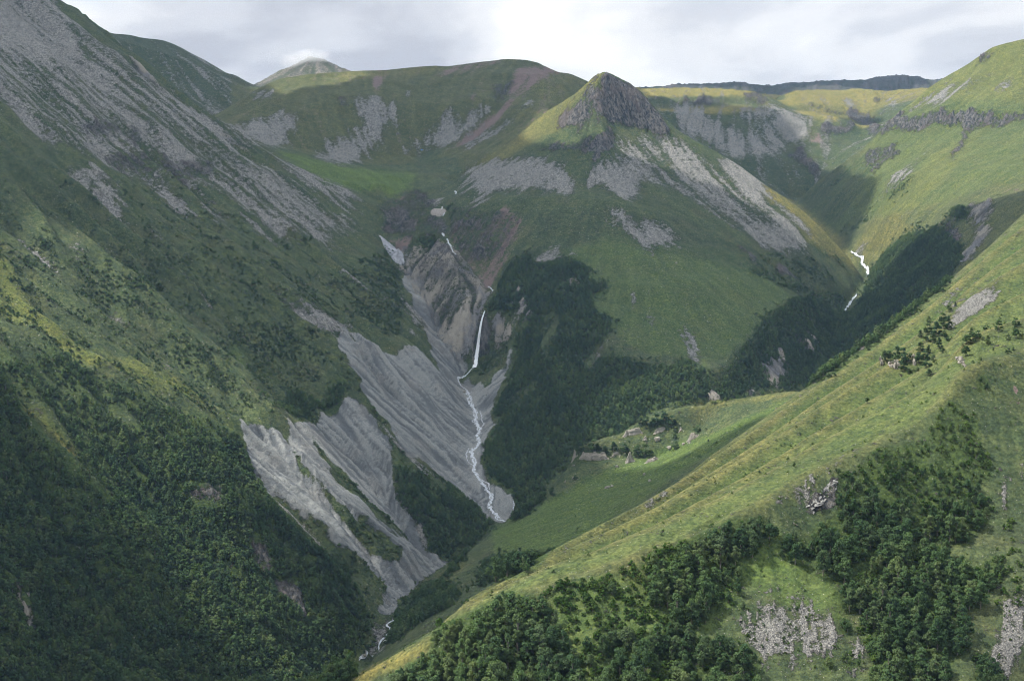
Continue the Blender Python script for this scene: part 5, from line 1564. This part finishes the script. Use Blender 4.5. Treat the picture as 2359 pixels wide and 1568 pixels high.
for k, (zx, zy, hp, lab_) in enumerate(BUSHES):
    ox, oy, s = TILE['A']
    u, v = ox + s * zx, oy + s * (zy + hp * .48)
    p = hit(u, v)
    hm = hp * s * p[1] / FPX
    var = LONE[k % 4]; vh = (7.0, 6.0, 8.5, 5.0)[k % 4]
    sc_ = hm / vh
    sc_ *= 1.2
    wide = sc_ * (1.3 if hp < 140 else 1.1)
    plant_thing('shrub', var, p, k * 1.7, (wide, wide, sc_), lab_, 'bush', 'bushes on the ribbed grass face')
u, v = tl(6, '1298,1200')[0]
p = hit(u, v); sc_ = 14 * p[1] / FPX / 5.0
plant_thing('shrub', LONE[3], p, .3, (sc_, sc_, sc_), 'lone round bush low on the smooth grass face', 'bush')
for k, (zx, zy, hp, lab_) in enumerate(((766, 85, 30, 'small bush on the grass rib above the stony crest'), (806, 130, 40, 'small bush nearest above the stony crest'), (575, 170, 25, 'tiny bush on the shaded rib'))):
    ox, oy, s = TILE[9]
    p = hit(ox + s * zx, oy + s * zy); sc_ = hp * s * p[1] / FPX / 5.0
    plant_thing('shrub', LONE[3], p, k, (sc_, sc_, sc_), lab_, 'bush')
for k, (zx, zy, hp, lab_) in enumerate(((400, 690, 110, 'round tree on the left end of the terrace cliff'), (590, 690, 130, 'broad tree crowning the terrace cliff'), (855, 690, 100, 'wide bush on the middle of the terrace cliff'),
                                        (1000, 700, 90, 'bush right of the middle on the terrace cliff'), (1175, 760, 120, 'bush beside the right end of the terrace cliff'), (1280, 770, 140, 'dark tree at the right end of the terrace cliff'),
                                        (740, 720, 80, 'small bush on the rim of the terrace cliff'), (1990, 440, 80, 'bush on the upper right terrace rock'), (1680, 520, 60, 'bush in the middle of the upper terrace'),
                                        (1690, 660, 80, 'bush behind the lone terrace boulder'), (1300, 360, 110, 'left tree of the upper terrace thicket'), (1440, 340, 120, 'second tree of the upper terrace thicket'),
                                        (1540, 330, 130, 'tall tree of the upper terrace thicket'), (1640, 350, 110, 'right tree of the upper terrace thicket'), (1220, 330, 80, 'low bush left of the upper terrace thicket'),
                                        (190, 940, 70, 'bush on the left rim of the terrace meadow'), (30, 1290, 90, 'dark bush at the lower left rim of the meadow'), (345, 1060, 45, 'tiny bush beside the meadow stone'))):
    ox, oy, s = TILE['F']
    p = hit(ox + s * zx, oy + s * zy); hm = hp * s * p[1] / FPX
    var = LONE[k % 2]; sc_ = 1.35 * hm / (7.0, 6.0)[k % 2]
    plant_thing('shrub', var, p, k * 2.1, (sc_ * 1.2, sc_ * 1.2, sc_), lab_, 'bush', 'bushes on the meadow terrace')

# ------------------------------------------------------------------ rock outcrops built of blocks
def blocks(name, tile, x0, x1, yt, yb, n, label, cat='outcrop', mats=MAT_LIME, tall=1.0, seed=0, rows=2):
    ox, oy, s = TILE[tile]
    r = np.random.default_rng(seed + 300)
    base = hit(ox + s * (x0 + x1) / 2, oy + s * yb)
    e = bpy.data.objects.new(name, None); COL.objects.link(e); e.location = base
    hpx = (yb - yt) * s * base[1] / FPX
    wpx = (x1 - x0) * s * base[1] / FPX
    for k in range(int(n * 1.6)):
        for q in range(rows):
            f = r.random()
            me = LIME[r.integers(0, len(LIME))]
            o = put('block', me, e)
            g = r.uniform(.55, 1.5)
            bw = wpx / n * 1.7 * g; bh = hpx / rows * 1.35 * r.uniform(.7, 1.3) * tall
            gx = base[0] + (f - .5) * wpx; gy = base[1] + r.uniform(0.0, 2.2) + q * 1.6
            gz = float(height(gx, gy)) if rows == 1 else base[2] + hpx / rows * (q + .25) + r.uniform(-.22, .12) * hpx
            o.location = (gx - base[0], gy - base[1], gz - base[2])
            o.rotation_euler = (r.normal(0, .22), r.normal(0, .22), r.uniform(0, 6.28))
            o.scale = (bw, max(bw, 3.0), bh)
    tag(e, label, cat)


LIME = []
for k in range(6):
    me = hull_stone(200 + k, 1.0, 16)
    me.materials.clear(); me.materials.append(MAT_LIME)
    me.name = 'block'
    LIME.append(me)
def cliff(tile, x0, x1, yt, yb, label, seed=0):
    """one broken rock face: columns and ledges of uneven width, closed at the back"""
    ox, oy, s = TILE[tile]
    r = np.random.default_rng(seed + 500)
    base = hit(ox + s * (x0 + x1) / 2, oy + s * yb)
    k_ = s * base[1] / FPX
    W, Ht = (x1 - x0) * k_, (yb - yt) * k_ * 1.0
    n = max(14, int(W / .8)); m = 12
    xs = np.linspace(-.5, .5, n)
    step = np.zeros(n); top = np.zeros(n)
    i = 0
    while i < n:
        w = int(r.integers(2, 7)); step[i:i + w] = r.uniform(0, 2.6); top[i:i + w] = r.uniform(.84, 1.06); i += w
    top += .12 * perlin(np.arange(n) * .13 + seed, np.arange(n) * 0.0 + .5)
    env = np.clip(np.minimum(np.arange(n), n - 1 - np.arange(n)) / 6.0, .25, 1)
    vv = np.linspace(0, 1, m)
    led = np.zeros((m, n))
    for q in range(4):
        hh_ = r.uniform(.15, .85); led += (vv[:, None] > hh_ + .08 * np.sin(xs * 9 + q)[None]) * r.uniform(.2, .8)
    X = np.repeat(xs[None] * W, m, 0) + r.normal(0, .12, (m, n))
    Z = vv[:, None] * (top * env)[None] * Ht - .8 + r.normal(0, .1, (m, n))
    Y = step[None] + led + r.normal(0, .22, (m, n)) + .5 * perlin(X / 3.1, Z / 2.2 + seed)
    gx = X + base[0]; gz = height(gx[0], np.full(n, base[1])) - base[2]
    Z = Z + gz[None]
    co = np.stack([X, Y, Z], -1).reshape(-1, 3)
    bk = co.copy(); bk[:, 1] = 6.5; bk[:, 2] -= .3
    a = (np.arange(m - 1)[:, None] * n + np.arange(n - 1)).ravel()
    ff = np.stack([a, a + 1, a + n + 1, a + n], 1)
    N0 = m * n
    rim = list(range(n)) + [q * n + n - 1 for q in range(1, m)] + [(m - 1) * n + q for q in range(n - 2, -1, -1)] + [q * n for q in range(m - 2, 0, -1)]
    sd = np.array([(rim[(q + 1) % len(rim)], rim[q], rim[q] + N0, rim[(q + 1) % len(rim)] + N0) for q in range(len(rim))])
    o = put('rock_outcrop', fast_mesh('rock_outcrop', np.concatenate([co, bk]), np.concatenate([ff, ff[:, ::-1] + N0, sd]), MAT_LIME, False))
    o.location = base + np.array([0, -2.0, 0])
    tag(o, label, 'outcrop')


cliff('F', 283, 375, 665, 785, 'pale cliff pillar at the left end of the terrace band', seed=1)
cliff('F', 390, 800, 695, 805, 'long pale cliff band across the terrace meadow', seed=2)
cliff('F', 810, 970, 690, 752, 'low pale cliff right of the long terrace band', seed=3)
cliff('F', 1010, 1145, 705, 840, 'stepped pale cliff below the terrace bushes', seed=4)
cliff('F', 1270, 1480, 770, 830, 'low pale rock band right of the dark terrace tree', seed=5)
cliff('F', 975, 1260, 380, 470, 'grey cliff at the left of the upper terrace thicket', seed=6)
cliff('F', 1390, 1600, 350, 432, 'grey cliff beneath the upper terrace thicket', seed=7)
cliff('F', 1245, 1335, 470, 532, 'tan rock lump below the upper terrace cliffs', seed=8)
cliff('F', 1840, 2010, 430, 525, 'overhanging grey rock at the right of the upper terrace', seed=9)
cliff('F', 1855, 1905, 515, 580, 'small pillar under the overhanging terrace rock', seed=10)
cliff('F', 1720, 1810, 350, 420, 'small grey rocks on the upper right terrace', seed=11)
blocks('rock_outcrop', 'F', 740, 850, 1140, 1175, 4, 'low bare rocks in the terrace meadow', seed=12, rows=1)
for k, (x0, x1, yt, yb, lb_) in enumerate(((90, 130, 1090, 1240, 'leftmost grey rock pinnacle on the grass face'), (235, 290, 1180, 1260, 'second grey rock pinnacle from the left'),
                                           (315, 400, 1150, 1300, 'broad grey rock pinnacle in the pinnacle wood'), (610, 655, 1060, 1230, 'slim grey rock pinnacle right of the wood'),
                                           (1325, 1410, 1090, 1190, 'twin pale rock pinnacle above the crest'), (1420, 1450, 1180, 1250, 'small pale rock tooth beside the crest'))):
    blocks('rock_pinnacle', 'A', x0, x1, yt, yb, 3, lb_, 'rock', tall=1.3, seed=20 + k, rows=3)
for k, (zx, zy, w, lb_) in enumerate(((905, 905, 58, 'pale round boulder in the meadow below the terrace cliff'), (1340, 1095, 60, 'tan boulder standing in the lower terrace meadow'), (1260, 1008, 60, 'flat grey boulder in the terrace meadow'),
                                      (1440, 540, 90, 'brown boulder on the upper terrace'), (1605, 655, 75, 'pale boulder beside the upper terrace bush'), (1800, 600, 55, 'grey boulder on the right of the upper terrace'),
                                      (320, 885, 38, 'small stone below the left cliff pillar'), (205, 1105, 36, 'small grey stone near the left meadow rim'), (310, 1055, 55, 'grey stone with a tiny bush on the meadow'))):
    ox, oy, s = TILE['F']
    p = hit(ox + s * zx, oy + s * zy); wm = w * s * p[1] / FPX
    o = put('boulder', LIME[k % 6]); o.location = p + np.array([0, 0, wm * .2]); o.scale = (wm, wm, wm * .8); o.rotation_euler = (.1, .2, k)
    tag(o, lb_, 'boulder')
for tile, zx, zy, w, lb_ in ((5, 1650, 540, 12, 'single white boulder in the wood right of the waterfall'), (6, 15, 258, 18, 'pale boulder alone on the green slope under the peak'), (6, 362, 362, 12, 'small pale boulder on the meadow above the right gorge wood'),
                             ('G', 190, 1420, 100, 'large grey boulder at the lowest bend of the gorge stream'), (9, 2312, 1080, 40, 'large tan slab on the scree at the right picture edge'), (5, 2285, 258, 18, 'pale stone on the open meadow of the peak shoulder'),
                             (4, 1640, 950, 9, 'left white stone of the pair on the left meadow'), (4, 1664, 938, 11, 'right white stone of the pair on the left meadow'), (5, 860, 1128, 26, 'pale boulder beside the gravel stream'), (5, 1965, 838, 8, 'tiny white stone on the meadow edge')):
    ox, oy, s = TILE[tile]
    p = hit(ox + s * zx, oy + s * zy); wm = w * s * p[1] / FPX
    o = put('boulder', LIME[int(zx) % 6] if w < 80 else STONES[1]); o.location = p + np.array([0, 0, wm * .12]); o.scale = (wm, wm * .9, wm * .75); o.rotation_euler = (.1, .1, zx)
    tag(o, lb_, 'boulder')

# the dark outcrop on the near crest, in tilted beds
MAT_DARKROCK = stone_material('bedded_rock', (.085, .085, .09), (.20, .20, .20), (.27, .27, .25))
BED = []
for k in range(5):
    me = hull_stone(260 + k, .5, 16)
    me.materials.clear(); me.materials.append(MAT_DARKROCK); me.name = 'slab'
    BED.append(me)
ox, oy, s = TILE[9]
base = hit(ox + s * 1000, oy + s * 400)
e = bpy.data.objects.new('rock_outcrop', None); COL.objects.link(e); e.location = base
tag(e, 'dark bedded rock outcrop below the crest beside the large wood', 'outcrop')
r = np.random.default_rng(5)
for k in range(60):
    f = r.random(); g = r.random()
    zx = 905 + 180 * f + 20 * g; zy = 400 - 190 * f + 70 * (g - .3)
    p = hit(ox + s * zx, oy + s * zy) - base
    o = put('slab', BED[k % 5], e); o.location = p + np.array([0, .5, -.2]); o.rotation_euler = (r.normal(.1, .12), r.normal(-.55, .12), r.normal(.3, .2)); q = r.uniform(1.0, 2.4); o.scale = (q * 1.9, q * 1.4, q * .7)

# ------------------------------------------------------------------ old snow
MAT_SNOW, _t, _b, _o = new_mat('old_snow')
_p = N(_t, 'ShaderNodeNewGeometry').outputs['Position']
L(_t, ramp(_t, noise_tex(_t, _p, .16, 5, .6), [(.34, (.18, .185, .20)), (.5, (.29, .30, .325)), (.66, (.40, .41, .43))]), _b.inputs['Base Color'])
MAT_SNOW2, _t, _b, _o = new_mat('dirty_snow')
_p = N(_t, 'ShaderNodeNewGeometry').outputs['Position']
L(_t, ramp(_t, noise_tex(_t, _p, .5, 5, .6), [(.30, (.10, .09, .08)), (.45, (.26, .235, .21)), (.7, (.34, .31, .28))]), _b.inputs['Base Color'])


def snow(name, path, widths, lift, mat, label):
    n = 60
    p = resample(path, n)
    for _ in range(3):
        p[1:-1] = (p[:-2] + 2 * p[1:-1] + p[2:]) / 4
    w = np.interp(np.linspace(0, 1, n), np.linspace(0, 1, len(widths)), widths)
    d = np.gradient(p[:, :2], axis=0); d /= np.linalg.norm(d, axis=1)[:, None]
    ac = np.linspace(-.5, .5, 9)
    jag = 1 + .12 * perlin(np.arange(n)[:, None] * .35 + 0 * ac, ac[None] * 3 + 0 * np.arange(n)[:, None])
    x = p[:, :1] - d[:, 1:] * ac * w[:, None] * jag; y = p[:, 1:2] + d[:, :1] * ac * w[:, None] * jag
    zt = height(x, y) + lift * (1 - (2 * np.abs(ac)) ** 4)[None] * np.minimum(1, np.minimum(np.arange(n), n - 1 - np.arange(n)) / 3.0)[:, None]
    top = np.stack([x, y, zt], -1).reshape(-1, 3); bot = np.stack([x, y, height(x, y) - 2.0], -1).reshape(-1, 3)
    a = (np.arange(n - 1)[:, None] * 9 + np.arange(8)).ravel()
    ft = np.stack([a, a + 1, a + 10, a + 9], 1)
    rim = [k * 9 for k in range(n)] + [(n - 1) * 9 + q for q in range(1, 9)] + [k * 9 + 8 for k in range(n - 2, -1, -1)] + [q for q in range(7, 0, -1)]
    sd = np.array([(rim[k], rim[(k + 1) % len(rim)], rim[(k + 1) % len(rim)] + n * 9, rim[k] + n * 9) for k in range(len(rim))])
    o = put(name, fast_mesh(name, np.concatenate([top, bot]), np.concatenate([ft, ft[:, ::-1] + n * 9, sd]), mat))
    tag(o, label, 'snow')


snow('snow_patch', gpath('D', '55,815 120,880 180,970 250,1065 310,1140 375,1205'), (6, 18, 26, 24, 20, 8), 3.0, MAT_SNOW, 'long grey tongue of old snow in the gully left of the rock spur')
snow('snow_patch', gpath('D', '780,470 830,500 880,520 925,530'), (10, 24, 26, 14), 2.6, MAT_SNOW2, 'dirty tan snow bridge over the upper stream')

# ------------------------------------------------------------------ blue tent on the high meadow
def tent():
    p = hit(972, 347)
    e = bpy.data.objects.new('tent', None); COL.objects.link(e); e.location = p; e.rotation_euler = (0, 0, .5)
    def mat(nm, c):
        m, t, b, o = new_mat(nm)
        L(t, mix_rgb(t, noise_tex(t, N(t, 'ShaderNodeTexCoord').outputs['Object'], 1.2, 3), tuple(x * .8 for x in c), c), b.inputs['Base Color'])
        b.inputs['Roughness'].default_value = .6
        return m
    blue = mat('tent_blue', (.03, .20, .62)); white = mat('tent_white', (.78, .79, .80))
    w, l, wh, rh = 2.4, 2.8, 1.7, 3.3
    co = [(-w, -l, 0), (w, -l, 0), (w, l, 0), (-w, l, 0), (-w, -l, wh), (w, -l, wh), (w, l, wh), (-w, l, wh), (0, -l, rh), (0, l, rh)]
    put('wall', fast_mesh('wall', np.array(co[:8]), np.array([(0, 3, 7, 4), (1, 5, 6, 2), (2, 6, 7, 3)]), blue, False), e)
    rf = [(-w - .3, -l - .3, wh - .15), (w + .3, -l - .3, wh - .15), (w + .3, l + .3, wh - .15), (-w - .3, l + .3, wh - .15), (0, -l - .3, rh), (0, l + .3, rh)]
    put('roof', fast_mesh('roof', np.array(rf), np.array([(0, 4, 5, 3), (4, 1, 2, 5)]), blue, False), e)
    put('gable', fast_mesh('gable', np.array([(-w, -l, wh), (w, -l, wh), (0, -l, rh)]), np.array([(0, 1, 2)]), blue, False, 3), e)
    put('door_flap', fast_mesh('door_flap', np.array([(.3, -l - .05, 0), (w, -l - .05, 0), (w, -l - .05, wh), (.3, -l - .05, wh)]), np.array([(0, 1, 2, 3)]), white, False), e)
    put('door_flap', fast_mesh('door_flap', np.array([(-w, -l - .05, 0), (-.6, -l - .05, 0), (-.6, -l - .05, 1.2), (-w, -l - .05, 1.2)]), np.array([(0, 1, 2, 3)]), white, False), e)
    tag(e, 'small blue tent on the high meadow below the scree', 'tent')


tent()
# ------------------------------------------------------------------ out-of-view cloud deck, added for shade, gaps shaped to throw the sun patches
CLOUD_Z = 1500.0
LIT = ['2359,60 2257,110 2134,190 2065,245 2017,310 1960,365 1930,385 1990,400 2060,440 2010,520 1975,560 1985,600 2010,625 2060,570 2160,500 2220,460 2359,440',   # right mountain
       '1985,575 1960,590 2000,650 2020,610',
       '1480,198 1560,200 1690,203 1740,214 1790,236 1760,232 1690,220 1560,219 1480,219',
       '1800,245 1850,262 1890,268 1950,280 1930,320 1870,300 1840,312 1810,300',   # plateau
       '1780,225 1830,206 1900,200 2040,212 2150,198 2120,225 2040,235 2010,255 1960,248 1860,245',
       '1850,340 1900,330 1950,360 1900,400 1870,380',
       '1400,158 1350,194 1300,232 1250,266 1190,312 1210,325 1260,300 1310,270 1345,240 1370,205',                                       # peak, left arete
       '1640,380 1700,385 1760,425 1850,490 1910,545 1950,590 1975,640 1940,610 1880,560 1800,500 1700,430',                                       # its right foot
       '2359,500 2150,690 1900,875 1640,1060 1540,1140 1300,1270 1150,1350 1000,1455 850,1545 800,1568 1000,1500 1220,1390 1350,1330 1550,1245 1740,1150 1930,1040 2120,940 2190,860 2270,805 2359,785',   # ribbed grass face
       '1000,1500 1300,1400 1400,1450 1450,1568 900,1568',
       '1690,1380 1900,1380 1950,1568 1720,1568',
       '0,460 120,600 260,730 400,820 560,925 530,1000 330,950 150,880 0,820',                                                            # left strip
       '330,880 450,920 530,955 500,975 380,930',
       '420,1290 480,1350 460,1390 400,1330',
       '560,215 640,160 725,122 815,165 760,175']
LIT.append('1560,930 1850,900 1700,950 1500,1020 1340,1050 1330,1020 1500,1005')
LIT.append('330,1180 460,1290 560,1390 520,1420 420,1330 320,1220')
HALF = ['1330,1020 1480,1005 1520,1030 1400,1040', '1560,930 1860,897 1700,960', '1150,1210 1300,1130 1400,1180 1200,1300']
cx0, cx1, cy0, cy1, cs = -5600.0, 2600.0, -900.0, 9300.0, 34.0
gnx, gny = int((cx1 - cx0) / cs) + 1, int((cy1 - cy0) / cs) + 1
hole = np.zeros((gny, gnx), np.float32)
for poly in LIT:
    rr_ = raster(tl(0, poly))
    if rr_ is None:
        continue
    sl, ins = rr_
    yy_, xx_ = np.nonzero(ins)
    for a, b in list(zip(xx_, yy_))[::7]:
        p = hit((a + sl[1].start) * 2, (b + sl[0].start) * 2)
        if p[1] > 9000:
            continue
        q = p + SUN_DIR * (CLOUD_Z - p[2]) / SUN_DIR[2]
        ii, jj = int((q[0] - cx0) / cs + .5), int((q[1] - cy0) / cs + .5)
        if 0 <= ii < gnx and 0 <= jj < gny:
            hole[jj, ii] = 1
for _ in range(2):
    p = np.pad(hole, 1)
    hole = np.maximum.reduce([p[1:-1, 1:-1], p[:-2, 1:-1], p[2:, 1:-1], p[1:-1, :-2], p[1:-1, 2:]])
XC, YC = np.meshgrid(np.linspace(cx0, cx1, gnx), np.linspace(cy0, cy1, gny))
hsoft = blur(hole, 2) + .12 * fbm(XC / 260, YC / 260, 3)
solid = hsoft < .40
thick = blur(solid.astype(np.float32), 6)
tz = np.clip((thick - .35) / .6, 0, 1) ** .7
bumpy = fbm(XC / 700, YC / 700, 4)
ztop = CLOUD_Z + 10 + tz * (190 + 130 * bumpy)
zbot = CLOUD_Z - 10 - tz * (50 + 45 * fbm(XC / 420 + 5, YC / 420, 3))
cell = solid[:-1, :-1] & solid[1:, :-1] & solid[:-1, 1:] & solid[1:, 1:]
jc, ic = np.nonzero(cell)
a = jc * gnx + ic
nn_ = gnx * gny
ft = np.stack([a, a + 1, a + gnx + 1, a + gnx], 1)
fb = ft[:, ::-1] + nn_
sides = []
cp = np.pad(cell, 1)
for (dj_, di_, e0, e1) in ((-1, 0, (0, 0), (0, 1)), (1, 0, (1, 1), (1, 0)), (0, -1, (1, 0), (0, 0)), (0, 1, (0, 1), (1, 1))):
    edge = cell & ~cp[1 + dj_:cp.shape[0] - 1 + dj_, 1 + di_:cp.shape[1] - 1 + di_]
    j_, i_ = np.nonzero(edge)
    v0 = (j_ + e0[0]) * gnx + i_ + e0[1]; v1 = (j_ + e1[0]) * gnx + i_ + e1[1]
    sides.append(np.stack([v1, v0, v0 + nn_, v1 + nn_], 1))
fc = np.concatenate([ft, fb] + sides)
co = np.concatenate([np.stack([XC, YC, ztop], -1).reshape(-1, 3), np.stack([XC, YC, zbot], -1).reshape(-1, 3)])
used = np.unique(fc); remap = np.zeros(len(co), np.int64); remap[used] = np.arange(len(used))
MAT_CLOUD = bpy.data.materials.new('cloud'); MAT_CLOUD.use_nodes = True
ct = MAT_CLOUD.node_tree
for n in list(ct.nodes):
    ct.nodes.remove(n)
co_ = N(ct, 'ShaderNodeOutputMaterial')
ctl = N(ct, 'ShaderNodeBsdfTranslucent', inp={0: (.83, .865, .915, 1)})
ctr = N(ct, 'ShaderNodeBsdfTransparent', inp={0: (.42, .42, .42, 1)})
cmx = N(ct, 'ShaderNodeMixShader', inp={0: .72})
cno = noise_tex(ct, N(ct, 'ShaderNodeNewGeometry').outputs['Position'], .004, 4, .5)
L(ct, math_n(ct, 'ADD', .55, math_n(ct, 'MULTIPLY', cno, .4)), cmx.inputs[0])
L(ct, ctr.outputs[0], cmx.inputs[1]); L(ct, ctl.outputs[0], cmx.inputs[2]); L(ct, cmx.outputs[0], co_.inputs[0])
o = put('clouds', fast_mesh('clouds', co[used], remap[fc], MAT_CLOUD))
tag(o, 'out-of-view cloud deck with gaps shaped to throw the sun patches', kind='stuff')

# cap of cloud on the distant summit
def cap():
    p = place(728, 126, 6440)
    bm = bmesh.new()
    bmesh.ops.create_icosphere(bm, subdivisions=4, radius=1.0)
    for v in bm.verts:
        n = 1 + .35 * float(perlin(np.array([v.co.x * 2.1 + 3]), np.array([v.co.y * 2.1 + v.co.z * 1.7]))[0])
        v.co = Vector((v.co.x * 170 * n, v.co.y * 100 * n, v.co.z * 62 * n))
    me = bpy.data.meshes.new('cloud'); bm.to_mesh(me); bm.free()
    m = bpy.data.materials.new('summit_cloud'); m.use_nodes = True
    t = m.node_tree
    for n in list(t.nodes):
        t.nodes.remove(n)
    out = N(t, 'ShaderNodeOutputMaterial')
    vp = N(t, 'ShaderNodeVolumePrincipled', inp={'Color': (.97, .97, .98, 1), 'Anisotropy': 0.0})
    tc = N(t, 'ShaderNodeTexCoord')
    n1 = noise_tex(t, tc.outputs['Object'], .016, 5, .6)
    ln = N(t, 'ShaderNodeVectorMath', operation='LENGTH')
    mp = N(t, 'ShaderNodeMapping', inp={'Scale': (1 / 170, 1 / 100, 1 / 62)}); L(t, tc.outputs['Object'], mp.inputs[0]); L(t, mp.outputs[0], ln.inputs[0])
    fall = smooth(t, math_n(t, 'SUBTRACT', math_n(t, 'MULTIPLY', n1, 1.9), math_n(t, 'ADD', ln.outputs['Value'], .12)), 0.0, .7)
    L(t, math_n(t, 'MULTIPLY', fall, .010), vp.inputs['Density'])
    L(t, vp.outputs[0], out.inputs['Volume'])
    me.materials.append(m)
    o = put('clouds', me); o.location = p + np.array([-50, -50, -22])
    tag(o, 'small white cloud resting on the distant summit', kind='stuff')


cap()

# ------------------------------------------------------------------ the blue air between
bm = bmesh.new()
bmesh.ops.create_cube(bm, size=1.0)
zb, zt = float(H.min()) - 3.0, float(H.max()) + 110.0
for v in bm.verts:
    v.co = Vector((v.co.x * 9400, v.co.y * 9900 + 4700, zb + (v.co.z + .5) * (zt - zb)))
me = bpy.data.meshes.new('haze'); bm.to_mesh(me); bm.free()
m = bpy.data.materials.new('haze'); m.use_nodes = True
t = m.node_tree
for n in list(t.nodes):
    t.nodes.remove(n)
out = N(t, 'ShaderNodeOutputMaterial')
vp = N(t, 'ShaderNodeVolumePrincipled', inp={'Color': (.42, .66, 1.0, 1), 'Density': 2.4e-5, 'Anisotropy': 0.0})
L(t, vp.outputs[0], out.inputs['Volume'])
me.materials.append(m)
o = put('haze', me)
tag(o, 'thin blue air filling the valley', kind='stuff')
print('HAZE', zb, zt)
